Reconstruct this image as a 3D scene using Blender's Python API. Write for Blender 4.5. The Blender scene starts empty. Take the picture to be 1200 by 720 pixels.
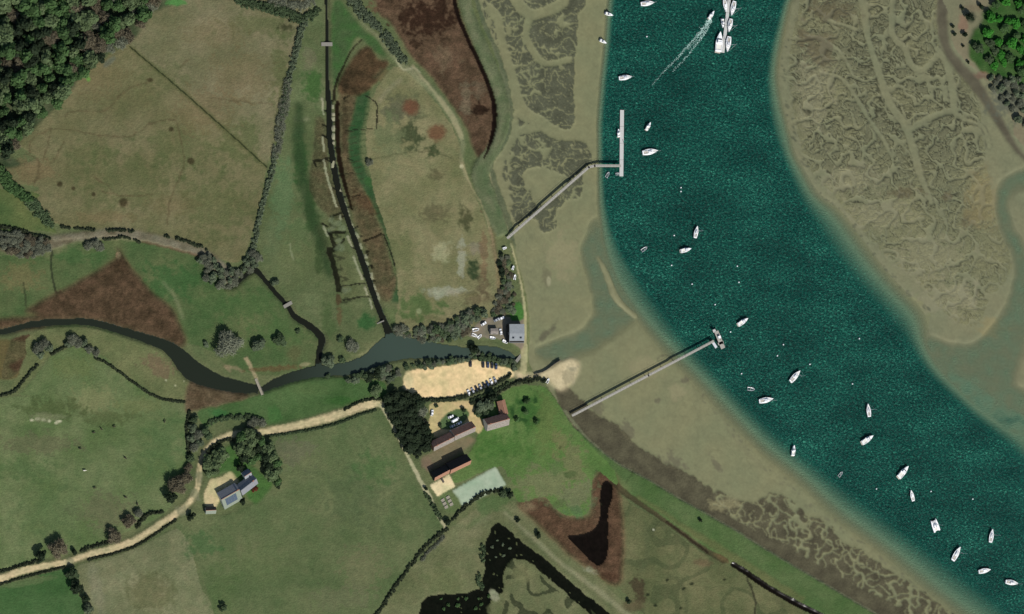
import bpy, bmesh, math, random
import numpy as np
from mathutils import Vector, Matrix

# ------------------------------------------------------------------ camera, sky, sun, exposure
SC = bpy.context.scene
COL = SC.collection
RES = 0.6                      # metres per photograph pixel in the picture plane
TILT = math.radians(23.0)      # the satellite looks down from the west
DIST = 2600.0
cam_d = bpy.data.cameras.new('camera')
cam = bpy.data.objects.new('camera', cam_d)
COL.objects.link(cam)
cam.location = (-DIST * math.sin(TILT), 0, DIST * math.cos(TILT))
cam.rotation_euler = (0, -TILT, 0)
cam_d.sensor_width = 36
cam_d.lens = 36 * DIST / (1200 * RES)
cam_d.clip_start = 10
cam_d.clip_end = 20000
SC.camera = cam

SUN_AZ, SUN_EL = math.radians(156), math.radians(41)
world = bpy.data.worlds.new('World')
SC.world = world
world.use_nodes = True
wn = world.node_tree.nodes
sky = wn.new('ShaderNodeTexSky')
sky.sky_type = 'NISHITA'
sky.sun_disc = False
sky.sun_elevation = SUN_EL
sky.sun_rotation = SUN_AZ
wn['Background'].inputs[1].default_value = 0.075
world.node_tree.links.new(sky.outputs[0], wn['Background'].inputs[0])
sun_d = bpy.data.lights.new('sun', 'SUN')
sun_d.energy = 4.0
sun_d.angle = math.radians(0.5)
sun_d.color = (1.0, 0.965, 0.92)
sun = bpy.data.objects.new('sun', sun_d)
COL.objects.link(sun)
sd = Vector((math.sin(SUN_AZ) * math.cos(SUN_EL), math.cos(SUN_AZ) * math.cos(SUN_EL), math.sin(SUN_EL)))
sun.rotation_euler = sd.to_track_quat('Z', 'Y').to_euler()
sun.location = sd * 800
vs = SC.view_settings
vs.view_transform = 'Standard'
vs.look = 'None'
vs.gamma = 1
vs.exposure = 0.45
vs.use_curve_mapping = False

# ------------------------------------------------------------------ helpers
F = 1.3   # display value of a flat albedo-1 surface in this light


def lin(c):
    c = np.asarray(c, float) / 255.0
    return np.where(c <= 0.04045, c / 12.92, ((c + 0.055) / 1.055) ** 2.4)


def A(*c):
    """albedo whose sunlit look is roughly this 8 bit colour"""
    return np.clip(lin(c) / F, 0, 0.85)


_ct, _st = math.cos(TILT), math.sin(TILT)


def P(px, py, z=0.0):
    """point of the place at height z that lies on the line of sight of photograph pixel px, py"""
    u = (np.asarray(px, float) - 600) * RES
    v = (360 - np.asarray(py, float)) * RES
    dx, dy, dz = u * _ct + DIST * _st, v, u * _st - DIST * _ct
    k = (z - DIST * _ct) / dz
    return -DIST * _st + k * dx, k * dy


def V(px, py, z=0.0):
    x, y = P(px, py, z)
    return Vector((float(x), float(y), float(z)))


_rp = np.random.RandomState(7)
_perm = np.tile(_rp.permutation(512), 3)
_ga = _rp.rand(512) * 2 * np.pi
_gx, _gy = np.cos(_ga), np.sin(_ga)


def noise(x, y, s, seed=0):
    """gradient noise of wavelength s, about -1..1"""
    x = np.asarray(x, float) / s + seed * 17.31
    y = np.asarray(y, float) / s - seed * 9.77
    xi, yi = np.floor(x).astype(int), np.floor(y).astype(int)
    fx, fy = x - xi, y - yi
    u, v = fx * fx * fx * (fx * (fx * 6 - 15) + 10), fy * fy * fy * (fy * (fy * 6 - 15) + 10)

    def g(ix, iy, dx, dy):
        h = _perm[_perm[ix & 511] + (iy & 511)]
        return _gx[h] * dx + _gy[h] * dy
    a = g(xi, yi, fx, fy); b = g(xi + 1, yi, fx - 1, fy)
    c = g(xi, yi + 1, fx, fy - 1); d = g(xi + 1, yi + 1, fx - 1, fy - 1)
    return 1.5 * ((a + u * (b - a)) * (1 - v) + (c + u * (d - c)) * v)


def fbm(x, y, s, n=3, seed=0):
    t, a = 0, 1.0
    for i in range(n):
        t = t + a * noise(x, y, s / 2 ** i, seed + i * 3)
        a *= 0.5
    return t


def sstep(a, b, x):
    t = np.clip((x - a) / (b - a), 0, 1)
    return t * t * (3 - 2 * t)


# ------------------------------------------------------------------ the ground raster (land cover on a fine mesh)
CELL = 1.2
def axis(lo, hi):
    m = np.arange(lo - 18, hi + 18.01, CELL)
    g = 1.2 * 1.22 ** np.arange(1, 32)
    out = np.cumsum(g)
    return np.concatenate([(m[0] - out)[::-1], m, m[-1] + out])
XS, YS = axis(0, 1200), axis(0, 720)
NX, NY = len(XS), len(YS)
GX, GY = np.meshgrid(XS, YS)


def catmull(pts, closed, step=3.0):
    p = np.asarray(pts, float)
    n = len(p)
    out = []
    rng = range(n if closed else n - 1)
    for i in rng:
        if closed:
            a, b, c, d = p[i - 1], p[i], p[(i + 1) % n], p[(i + 2) % n]
        else:
            a, b, c, d = p[max(i - 1, 0)], p[i], p[i + 1], p[min(i + 2, n - 1)]
        m = max(1, int(min(np.hypot(*(c - b)[:2]), 400) / step))
        for t in np.arange(m) / m:
            out.append(0.5 * (2 * b + (c - a) * t + (2 * a - 5 * b + 4 * c - d) * t * t + (3 * b - a - 3 * c + d) * t ** 3))
    if not closed:
        out.append(p[-1])
    return np.array(out)


def straight(pts, step=3.0):
    p = np.asarray(pts, float)
    out = []
    for i in range(len(p)):
        b, c = p[i], p[(i + 1) % len(p)]
        m = max(1, int(min(np.hypot(*(c - b)), 400) / step))
        for t in np.arange(m) / m:
            out.append(b + (c - b) * t)
    return np.array(out)


def raster(q):
    acc = np.zeros((NY, NX + 1), np.int16)
    n = len(q)
    for i in range(n):
        x0, y0 = q[i]
        x1, y1 = q[(i + 1) % n]
        if y0 == y1:
            continue
        s = 1
        if y0 > y1:
            x0, y0, x1, y1, s = x1, y1, x0, y0, -1
        r0, r1 = np.searchsorted(YS, y0), np.searchsorted(YS, y1)
        if r0 == r1:
            continue
        rows = np.arange(r0, r1)
        xc = x0 + (YS[rows] - y0) * (x1 - x0) / (y1 - y0)
        np.add.at(acc, (rows, np.searchsorted(XS, xc)), s)
    return np.cumsum(acc[:, :-1], axis=1) != 0


def jitter(q, jit, wl=9.0):
    if not jit:
        return q
    q = q.copy()
    q[:, 0] += jit * (noise(q[:, 0], q[:, 1], wl, 1) + .6 * noise(q[:, 0], q[:, 1], wl / 2.5, 2))
    q[:, 1] += jit * (noise(q[:, 0], q[:, 1], wl, 3) + .6 * noise(q[:, 0], q[:, 1], wl / 2.5, 4))
    return q


def poly(pts, jit=1.3, curve=True, wl=9.0):
    q = catmull(pts, True) if curve else straight(pts)
    return raster(jitter(q, jit, wl))


def ribbon(pts, w, jit=0.5, curve=True, wl=8.0):
    p = np.asarray(pts, float)
    ww = np.full(len(p), w, float) if np.isscalar(w) else np.asarray(w, float)
    p3 = np.column_stack([p, ww])
    q = catmull(p3, False, 2.5)
    d = np.gradient(q[:, :2], axis=0)
    d /= np.maximum(np.hypot(d[:, 0], d[:, 1]), 1e-6)[:, None]
    nrm = np.column_stack([-d[:, 1], d[:, 0]])
    h = np.maximum(q[:, 2:3], .3) / 2
    a, b = q[:, :2] + nrm * h, q[:, :2] - nrm * h
    ring = np.vstack([a, b[::-1]])
    m = raster(jitter(ring, jit, wl))
    return m


def blur(m, r):
    """soft mask: three box blurs of r photograph pixels"""
    a = m.astype(np.float32)
    if r < 1.0:
        p = np.pad(a, 1, mode='edge')
        b = (p[:-2, 1:-1] + p[2:, 1:-1] + p[1:-1, :-2] + p[1:-1, 2:] + 2 * a) / 6
        return a + (b - a) * r
    k = max(1, int(round(r / CELL)))
    for _ in range(2):
        for ax in (0, 1):
            pad = [(0, 0), (0, 0)]
            pad[ax] = (k + 1, k)
            c = np.cumsum(np.pad(a, pad, mode='edge'), axis=ax, dtype=np.float64)
            n = a.shape[ax]
            if ax == 0:
                a = (c[2 * k + 1:2 * k + 1 + n] - c[:n]) / (2 * k + 1)
            else:
                a = (c[:, 2 * k + 1:2 * k + 1 + n] - c[:, :n]) / (2 * k + 1)
    return a


# shared noise fields
n3 = noise(GX, GY, 3.2, 1)
n6 = noise(GX, GY, 6.5, 2)
n14 = fbm(GX, GY, 15, 2, 3)
n40 = fbm(GX, GY, 44, 3, 4)
n110 = fbm(GX, GY, 120, 2, 5)
nst = noise(GX + GY * 0.6, (GY - GX * 0.6) * 0.22, 4, 6)   # streaks

col = np.zeros((NY, NX, 3))
hgt = np.full((NY, NX), 1.2)
cls = np.zeros((NY, NX), np.int16)
NAMES = ['ground']
INFO = {'ground': ('rough olive meadow ground of the river valley', 'grass')}
ID = {'ground': 0}


def klass(name, label, mat):
    if name not in ID:
        ID[name] = len(NAMES)
        NAMES.append(name)
        INFO[name] = (label, mat)
    return ID[name]


def put(mask, c, c2=None, f=None, amt=1.0, h=None, soft=0.0, k=None):
    """lay a land cover: colour c (towards c2 where field f is high), height h, class k"""
    global col, hgt
    w = blur(mask, soft) if soft else mask.astype(np.float32)
    w = (w * amt)[..., None]
    tgt = A(*c)
    if c2 is not None:
        f = n40 if f is None else f
        t = np.clip(0.5 + 0.7 * f, 0, 1)[..., None]
        tgt = A(*c) * (1 - t) + A(*c2) * t
    col = col * (1 - w) + tgt * w
    if h is not None:
        hgt[mask] = h
    if k is not None:
        cls[mask] = k


def blob(cx, cy, rx, ry, c, amt=0.6, rot=0, rough=0.5):
    a = math.radians(rot)
    R = max(rx, ry) * (1.2 + rough) + 3
    i0, i1 = np.searchsorted(YS, (cy - R, cy + R))
    j0, j1 = np.searchsorted(XS, (cx - R, cx + R))
    s = (slice(i0, i1), slice(j0, j1))
    dx, dy = GX[s] - cx, GY[s] - cy
    u = (dx * math.cos(a) - dy * math.sin(a)) / rx
    v = (dx * math.sin(a) + dy * math.cos(a)) / ry
    d = np.sqrt(u * u + v * v) + rough * 0.5 * n14[s] + rough * .4 * n6[s] + rough * .35 * n3[s]
    w = (min(.95, amt * 1.3) * (1 - sstep(0.5, 1.12, d)))[..., None]
    col[s] = col[s] * (1 - w) + A(*c) * w


def stroke(pts, w, c, amt=0.6, soft=1.0, jit=1.0, h=None, k=None, hsoft=1.5):
    m = ribbon(pts, w, jit)
    put(m, c, amt=amt, soft=soft, k=k)
    if h is not None:
        global hgt
        hgt = hgt + blur(m, hsoft) * h
    return m
# ------------------------------------------------------------------ land cover, traced in photograph pixels
def K(key, label, mat):
    return klass(key, label, mat)

B = 500  # how far the covers run on past the frame
# --- base meadow
put(np.ones_like(cls, bool), (82, 92, 60), (92, 98, 66))
# --- tidal side: everything east of the sea wall is mud
SEAWALL = [(552, -B), (553, -40), (556, 0), (572, 42), (590, 85), (597, 120), (595, 150), (585, 172), (573, 190), (572, 205), (581, 230), (590, 258),
           (597, 282), (606, 310), (613, 335), (618, 362), (620, 390), (619, 425), (640, 452), (655, 475), (670, 495), (690, 516), (722, 541), (760, 562),
           (800, 586), (860, 620), (900, 645), (960, 680), (1030, 722), (1120, 775), (1700, 1120), (1900, 1120), (1900, -B)]
kmud = K('mudflat|w', 'bare tan tidal mudflat along the river', 'mud')
m_tidal = poly(SEAWALL, .8)
put(m_tidal, (124, 121, 88), (114, 115, 84), h=0.32, k=kmud)
m_east = poly([(975, -B), (945, -60), (929, 0), (922, 30), (916, 60), (912, 88), (917, 122), (924, 150), (931, 180), (942, 202), (955, 228), (985, 247),
               (1012, 283), (1037, 316), (1062, 342), (1088, 362), (1086, 392), (1084, 410), (1096, 436), (1117, 457), (1140, 478), (1168, 493), (1205, 512),
               (1300, 590), (1900, 900), (1900, -B)], .8)
kme = K('mudflat|e', 'olive tan mudflat on the far bank of the river', 'mud')
put(m_east, (122, 119, 90), (112, 113, 86), k=kme)
# mud mottling
col *= (1 + (m_tidal * (0.05 * n14 + 0.03 * n6 + .04 * n40))[..., None])

# --- west salt marsh islands cut by creeks
wx, wy = GX + 5 * n14, GY + 5 * noise(GX, GY, 16, 21)
wx, wy = wx + 2.2 * noise(GX, GY, 6, 22), wy + 2.2 * noise(GX, GY, 6, 23)
rid = np.minimum(np.abs(noise(wx, wy, 19, 31)), .85 * np.abs(noise(wx, wy, 9, 33)) + .02)
ksm = K('salt_marsh|w', 'dark grey-green salt marsh islands beside the western sea wall', 'marsh')
mw = poly([(562, -60), (600, -60), (690, -60), (686, 0), (678, 18), (675, 60), (673, 100), (671, 150), (664, 153), (672, 164), (688, 172), (692, 190), (684, 200), (680, 228), (664, 236), (652, 246), (650, 268), (634, 271), (630, 258),
           (618, 256), (608, 262), (600, 252), (596, 228), (590, 205), (594, 186), (604, 168), (608, 150), (604, 122), (598, 92), (582, 52), (566, 8)], 2.2, wl=12) & \
    ~poly([(612, 208), (625, 196), (648, 200), (662, 208), (660, 224), (645, 236), (628, 244), (622, 226)], 2.5, wl=10)
main_ck = ribbon([(590, -30), (604, 0), (622, 17), (650, 10), (662, 0)], 7) | ribbon([(572, 10), (584, 25), (588, 50), (600, 90), (606, 118), (614, 134), (632, 143), (650, 156), (672, 160)], [5, 5, 4, 5, 8, 10, 8, 9, 9]) | \
    ribbon([(622, 17), (616, 40), (624, 60), (640, 75), (668, 70)], [5, 2.5, 2, 2, 3]) | ribbon([(585, 160), (608, 154), (634, 149)], [8, 5, 5])
lace = rid < 0.06 + .05 * n40 + .06 * sstep(635, 590, GX)
m = mw & ~lace & ~blur(main_ck, 1).astype(bool)
put(m, (76, 77, 62), (89, 90, 73), n14, h=0.95, k=ksm, soft=0.4)
# thin foot of marsh along the wall
m = ribbon([(551, -20), (566, 25), (583, 65), (594, 105), (598, 135), (592, 165), (575, 192), (578, 208), (588, 240), (598, 268), (601, 295)], [5, 5, 6, 6, 6, 5, 4, 6, 8, 7, 4], 1.4)
put(m, (82, 90, 68), (94, 98, 74), n14, h=0.9, k=ksm, soft=.8)

# --- south salt marsh strip
kss = K('salt_marsh|s', 'dark brown-grey salt marsh strip along the southern sea wall', 'marsh')
ms = poly([(650, 455), (668, 455), (682, 470), (700, 486), (724, 500), (746, 522), (770, 538), (800, 553), (835, 572), (860, 585), (885, 588), (905, 578), (925, 585), (940, 600), (965, 612),
           (985, 632), (1010, 648), (1040, 668), (1075, 690), (1105, 712), (1150, 745), (1140, 790), (1030, 725), (960, 682), (900, 647), (860, 622), (800, 588), (760, 564), (722, 543), (690, 518), (668, 496), (655, 476)], 3.2, wl=9)
rid2 = np.minimum(np.abs(noise(GX + 3 * n14, GY + 3 * n6, 20, 41)), np.abs(noise(GX + 2 * n6 + 2 * n14, GY + 3 * n14, 12, 43)) + .02)
lace2 = (rid2 < 0.11 + .05 * n40) & (GX > 835) & ~poly([(820, 590), (900, 630), (1000, 685), (1060, 720), (1060, 770), (900, 660), (820, 610)], 1)
m = ms & ~lace2
put(m, (74, 69, 55), (90, 85, 67), n14, h=0.75, k=kss, soft=.8)
# dark weed patches on the southern flat
for b in [(735, 505, 8, 16, 20), (790, 540, 18, 9, -20), (770, 470, 5, 4, 0), (840, 545, 5, 16, 30), (700, 478, 10, 10, 0), (803, 447, 7, 4, 20)]:
    blob(b[0], b[1], b[2], b[3], (96, 90, 70), .55, b[4], .9)
for b in [(795, 460, 14, 10), (850, 590, 20, 9), (760, 430, 26, 14), (660, 300, 22, 30)]:
    blob(b[0], b[1], b[2], b[3], (138, 130, 98), .5, 0, .7)
blob(640, 325, 7, 14, (104, 100, 74), .6); blob(643, 330, 3, 6, (150, 145, 115), .7)
blob(640, 392, 16, 5, (88, 84, 64), .65, 45, .6)
stroke([(826, 462), (842, 480), (855, 505), (875, 530), (892, 548)], 2.2, (110, 106, 80), .5, 1)
stroke([(700, 300), (712, 325), (722, 350), (745, 372)], [2, 5, 6, 3], (136, 132, 100), .6, 1.2)
hgt += blur(ribbon([(700, 300), (712, 325), (722, 350), (745, 372)], [2, 5, 6, 3]), 1.5) * .3
stroke([(770, 425), (773, 418), (782, 417), (788, 421)], 1.6, (84, 82, 62), .7, .8)

# --- east salt marsh: low plateaus and a net of creeks
wx, wy = GX + 5 * noise(GX, GY, 18, 51) + 2 * noise(GX, GY, 7, 57), GY + 5 * noise(GX, GY, 18, 52) + 2 * noise(GX, GY, 7, 58)
r1, r2 = np.abs(noise(wx, wy, 24, 53)), np.abs(noise(wx * .8, wy * 1.25, 10, 55))
zoneE = blur(poly([(945, -120), (936, 10), (926, 60), (930, 120), (945, 190), (980, 230), (1030, 290), (1080, 335), (1110, 368), (1140, 380), (1165, 340), (1185, 310),
                   (1172, 270), (1160, 230), (1150, 170), (1140, 110), (1105, 70), (1095, 20), (1095, -120)], 3), 5)
ck = ribbon([(1010, -20), (1013, 20), (1017, 45), (1027, 77), (1042, 120), (1060, 147), (1070, 175), (1078, 205), (1092, 240)], [8, 10, 7, 8, 9, 9, 9, 8, 5], 1) | \
    ribbon([(1047, -20), (1045, 15), (1046, 42), (1060, 58), (1067, 76), (1080, 82), (1094, 70), (1100, 64)], [6, 7, 7, 7, 8, 8, 7, 7], 1) | \
    ribbon([(1096, 55), (1104, 66), (1112, 85), (1117, 112), (1119, 132), (1135, 142), (1152, 150), (1160, 175)], [5, 7, 8, 9, 7, 4, 4, 5], 1) | \
    ribbon([(1066, 152), (1088, 139), (1110, 131), (1120, 132)], [8, 9, 8, 6], 1) | \
    ribbon([(960, 85), (985, 92), (1003, 115), (1018, 140), (1035, 165), (1045, 185)], [3, 4, 5, 5, 5, 4], 1) | \
    ribbon([(940, 40), (965, 48), (985, 62), (1000, 90)], [3, 4, 4, 3], 1) | ribbon([(955, 10), (975, 25), (1005, 35)], [3, 4, 4], 1)
# feathered side gullies of the main creeks
tooth = ribbon([(1013, 20), (1027, 77), (1042, 120), (1060, 147), (1078, 205)], 40, 2) | ribbon([(1060, 58), (1080, 82), (1112, 85), (1119, 132)], 30, 2)
teeth = blur(tooth, 2) * (np.abs(noise(GX * .35 + GY * .2, GY - GX * .25, 5, 59)) < .16)
soft_ck = blur(ck, .8)
r = np.minimum(np.minimum(r1, r2 * .9 + .03), 1) + .035 * n6 + .02 * n3
zE = zoneE * (1 - soft_ck)
pale = (r < .12)
rim = sstep(.09, .13, r) * (1 - sstep(.15, .2, r)) * zE  # scarp shade painted as a dark outline round the plateaus
plat = sstep(.1, .15, r) * zE
gul = np.maximum(teeth, (np.abs(noise(wx, wy, 6.5, 60)) < .07) * (n14 > .2)) * zE * plat
kse = K('salt_marsh|e', 'grey-olive salt marsh plateau laced with creeks on the far bank', 'marsh')
south_fade = 1 - .62 * sstep(150, 290, GY)
hgt += np.where(m_tidal, .8 * plat * (.45 + .55 * south_fade) - .5 * gul * south_fade, 0)
w = np.clip(plat * .85 * south_fade * np.clip(.8 + .6 * n40, 0.2, 1), 0, 1)[..., None]
col = col * (1 - w) + A(103, 101, 80) * w
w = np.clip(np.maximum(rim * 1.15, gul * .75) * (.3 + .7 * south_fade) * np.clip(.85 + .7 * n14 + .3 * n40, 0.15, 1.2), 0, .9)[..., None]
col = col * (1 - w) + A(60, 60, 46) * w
ce = blur(ck, 1.5) * (1 - blur(ck, .6))  # shade of the creek edges, also laid into the colour
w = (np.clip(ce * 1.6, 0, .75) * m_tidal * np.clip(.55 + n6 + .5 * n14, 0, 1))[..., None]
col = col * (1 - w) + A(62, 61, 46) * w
cls[(plat > .35) & m_east] = kse
for b in [(1030, 250, 40, 18), (1090, 300, 45, 30), (1110, 350, 40, 22), (955, 100, 25, 60), (1000, 210, 40, 20), (1130, 345, 20, 20)]:
    blob(b[0], b[1], b[2], b[3], (138, 132, 106), .35, 0, .9)
for b in [(1138, 255, 16, 9, 40), (1110, 232, 10, 7, 0), (960, 60, 20, 24, 0), (1060, 225, 20, 8, 0), (975, 15, 30, 16, 0), (940, 45, 8, 12, 0)]:
    blob(b[0], b[1], b[2], b[3], (92, 84, 64), .55, b[4], .9)
blob(1150, 235, 22, 40, (126, 116, 84), .6)
blob(1165, 385, 22, 14, (132, 122, 86), .6)
# dark creek strip under the eastern wood and the pale shore beside it
kch = K('creek_bed', 'dark grey-brown wet creek bed below the eastern wood', 'mud')
m = ribbon([(1106, -60), (1105, 0), (1104, 30), (1110, 58), (1124, 78), (1142, 98), (1160, 125), (1176, 152), (1192, 176), (1215, 200)], [16, 14, 12, 10, 12, 13, 11, 9, 6, 3], .8)
put(m, (76, 70, 54), (90, 84, 66), n14, h=.1, k=kch, soft=1)
ksh = K('shore', 'pale sandy shore strip below the eastern wood', 'mud')
m = poly([(1112, -60), (1112, 20), (1118, 55), (1135, 75), (1155, 95), (1185, 140), (1210, 180), (1400, 300), (1400, -60)], 1)
put(m, (112, 110, 84), (122, 112, 88), h=.7, k=ksh)
kwe = K('woodland_floor|e', 'green undergrowth floor of the eastern wood', 'grass')
m = poly([(1190, -60), (1165, 0), (1152, 14), (1150, 26), (1142, 36), (1136, 50), (1136, 66), (1150, 84), (1175, 96), (1200, 120), (1600, 200), (1600, -60)], 2)
put(m, (44, 78, 32), (66, 92, 48), n14, h=1.4, k=kwe, soft=1)
blob(1180, 118, 26, 22, (88, 90, 76), .8, 0, .8); blob(1150, 88, 10, 6, (104, 82, 66), .7); blob(1128, 28, 7, 12, (130, 100, 82), .6); blob(1140, 10, 16, 5, (112, 100, 78), .6)
stroke([(1185, 105), (1188, 125), (1192, 150)], 3, (120, 120, 100), .5, 1)
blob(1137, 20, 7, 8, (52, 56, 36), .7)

rill = (np.abs(noise(GX + 3 * n6, GY + 3 * n14, 20, 81)) < .05) * np.clip(n110 + .35, 0, 1) * m_tidal * (1 - zoneE)
col *= (1 - .1 * rill)[..., None]
hgt -= .05 * rill
_rs = np.random.RandomState(4)
_sh = catmull([(921, 40), (917, 90), (922, 125), (932, 170), (946, 205), (960, 229), (987, 248), (1014, 285), (1039, 318), (1064, 344), (1090, 364)], False, 2.5)
for q in _sh:
    if _rs.rand() < .42:
        blob(q[0] + _rs.uniform(-2, 4), q[1] + _rs.uniform(-2, 2), _rs.uniform(1.2, 3.4), _rs.uniform(1, 2), (76, 78, 60), _rs.uniform(.3, .6), _rs.uniform(-60, 0), .7)
_sh = catmull([(800, 440), (842, 480), (870, 515), (905, 552), (950, 590), (1000, 630), (1050, 668), (1100, 705)], False, 3)
for q in _sh:
    if _rs.rand() < .35:
        blob(q[0] + _rs.uniform(-6, 3), q[1] + _rs.uniform(-4, 4), _rs.uniform(1.5, 4), _rs.uniform(1, 2), (98, 96, 74), _rs.uniform(.2, .5), _rs.uniform(-60, -20), .7)
# --- river depth: edge and deep contours
def river(side):
    w0 = {0: [(735, -B), (722, -60), (713, 0), (708, 60), (703, 110), (701, 150), (702, 190), (702, 240), (708, 290), (722, 330), (745, 366), (770, 397), (800, 427), (830, 458), (862, 492), (895, 527),
              (940, 563), (985, 606), (1040, 647), (1090, 690), (1135, 724), (1260, 810), (1900, 1120)],
          1: [(742, -B), (731, -60), (723, 0), (717, 60), (712, 110), (709, 150), (709, 190), (713, 240), (724, 282), (748, 322), (778, 362), (808, 397), (842, 432), (874, 467), (910, 502),
              (956, 538), (1008, 580), (1066, 622), (1126, 668), (1180, 708), (1280, 780), (1900, 1080)]}[side]
    e0 = {0: [(1900, 900), (1300, 590), (1205, 514), (1168, 494), (1140, 478), (1117, 457), (1096, 436), (1084, 410), (1082, 392), (1078, 366), (1058, 348), (1034, 320), (1008, 286), (982, 250),
              (954, 230), (940, 204), (929, 182), (922, 150), (915, 122), (910, 88), (913, 60), (919, 30), (926, 0), (942, -60), (975, -B)],
          1: [(1900, 960), (1300, 640), (1212, 560), (1180, 528), (1150, 498), (1120, 468), (1096, 446), (1074, 424), (1056, 400), (1034, 372), (1006, 342), (980, 310), (954, 272),
              (938, 240), (924, 208), (910, 172), (900, 132), (896, 92), (900, 60), (908, 28), (915, 0), (930, -60), (960, -B)]}[side]
    return poly(w0 + e0, .6)
R0, R1 = river(0), river(1)
wide = np.maximum(sstep(230, 420, GY), sstep(120, 280, GY) * (GX > 820 + 0 * GY))
dep = (.4 * blur(R0, 5) + .6 * blur(R1, 6)) * (1 - wide) + (.4 * blur(R0, 12) + .6 * blur(R1, 19)) * wide
dep = np.clip((dep - .07) / .9, 0, 1)
# shallow creeks and lagoons
sh = np.zeros_like(dep)
def shallow(mask, d, soft=3):
    global sh
    sh = np.maximum(sh, blur(mask, soft) * d)
shallow(poly([(700, 255), (712, 290), (735, 335), (748, 368), (735, 382), (717, 395), (700, 406), (672, 420), (655, 424), (632, 418), (624, 412), (640, 404), (658, 397), (682, 388), (697, 362), (690, 330), (682, 295), (690, 270)], 2), .2, 4)
shallow(poly([(1085, 395), (1120, 405), (1150, 398), (1172, 370), (1184, 345), (1190, 320), (1186, 295), (1174, 268), (1167, 240), (1174, 214), (1200, 198), (1230, 190), (1230, 215), (1190, 222), (1180, 240), (1186, 262),
              (1200, 290), (1210, 330), (1206, 380), (1196, 420), (1190, 452), (1230, 470), (1300, 560), (1210, 530), (1165, 495), (1117, 460), (1092, 430)], 2), .2, 4)
shallow(poly([(1095, 430), (1130, 440), (1160, 460), (1180, 470), (1215, 500), (1215, 545), (1150, 490)], 2), .34, 7)
shallow(ribbon([(1040, 190), (1049, 205)], 2), .1, 2)
WD = np.maximum(dep, np.clip(sh * (1 + .3 * n14), 0, 1))
WD = np.where(m_tidal, WD, 0)
bar = blur(ribbon([(700, 300), (712, 325), (722, 350), (745, 372)], [2, 5, 6, 3]), 1.5)
WD = np.clip(WD - .3 * bar, 0, 1)
krb = K('river_bed', 'muddy bed of the tidal river under green water', 'mud')
wet = WD > .03
cls[wet & m_tidal] = krb
hgt = np.where(wet, .12 - 3.2 * WD, np.where(m_tidal, np.maximum(hgt, .12), hgt))

# ================================================================== land
kf = K('field|nw', 'large brownish olive pasture between the wood and the grey hedge', 'grass')
m = poly([(-B, 205), (0, 195), (20, 165), (60, 130), (95, 88), (150, 50), (175, 20), (195, -60), (240, -120), (400, -60), (372, 10), (352, 40), (337, 90), (326, 150), (313, 195), (301, 250), (284, 302), (265, 306),
          (230, 291), (160, 274), (100, 268), (65, 262), (30, 232), (0, 215)], 1.2)
put(m, (94, 92, 62), (104, 100, 72), n40, h=1.5, k=kf)
m_nw = m
put(poly([(150, 52), (175, 20), (200, -60), (400, -60), (372, 10), (352, 40), (337, 90), (326, 150), (312, 196)], .5, False), (100, 97, 71), (111, 106, 82), n40, .75)
for b in [(150, 215, 60, 40, .35), (280, 165, 30, 30, .5), (215, 170, 40, 30, .35), (190, 90, 30, 20, .3), (330, 100, 14, 60, .5), (300, 30, 40, 14, .4), (100, 180, 34, 14, .3), (255, 240, 40, 40, .4)]:
    blob(b[0], b[1], b[2], b[3], (82, 88, 54), b[4], 0, 1)
for b in [(110, 90, 40, 26, .22), (240, 130, 40, 30, .28), (40, 200, 30, 14, .4), (280, 90, 40, 30, .25), (250, 40, 40, 20, .2), (200, 240, 30, 14, .2), (120, 255, 40, 8, .3)]:
    blob(b[0], b[1], b[2], b[3], (116, 96, 70), b[4], 0, 1)
stroke([(150, 54), (200, 96), (250, 140), (313, 197)], 4.5, (74, 78, 46), .8, 1)
stroke([(150, 54), (200, 96), (250, 140), (313, 197)], 1.5, (38, 44, 24), .9, 0, .3, h=-.5)
for s in [[(75, 138), (85, 131), (122, 130), (140, 112), (152, 103), (174, 96)], [(34, 180), (36, 165), (58, 152), (80, 152), (110, 158), (150, 160), (175, 146), (205, 140)],
          [(38, 218), (48, 203), (62, 188), (75, 165)], [(30, 180), (45, 190), (40, 215)], [(118, 225), (150, 230), (180, 228)], [(205, 140), (215, 190), (200, 230), (195, 265)], [(110, 208), (130, 222)], [(210, 80), (222, 68)],
          [(245, 115), (290, 120), (320, 122)], [(60, 152), (50, 190)]]:
    stroke(s, 1.8, (74, 62, 42), .5, .6, 1.6)
for b in [(144, 238, 7, 6.5), (223, 189, 5, 4.5), (85, 221, 3, 3), (69, 216, 4, 4), (200, 152, 4, 3.5), (175, 94, 5, 3), (109, 228, 3, 3)]:
    blob(b[0], b[1], b[2], b[3], (58, 52, 32), .75, 0, .25)
blob(335, 32, 10, 5, (48, 50, 30), .6, 0, .8)
kwf = K('woodland_floor|w', 'shaded grassy floor under the western wood', 'grass')
m = poly([(-B, -B), (300, -B), (215, -30), (205, 0), (184, 14), (150, 50), (126, 62), (98, 88), (62, 128), (30, 160), (8, 182), (-20, 200), (-B, 230)], 2.5)
put(m, (52, 64, 42), (74, 80, 58), n14, h=1.5, k=kwf, soft=1)
blob(103, 93, 3, 3, (96, 134, 62), .8); blob(205, 3, 14, 5, (70, 120, 60), .7); blob(4, 25, 16, 9, (70, 110, 56), .7)
blob(128, 73, 12, 4, (88, 92, 80), .6, 40)
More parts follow.
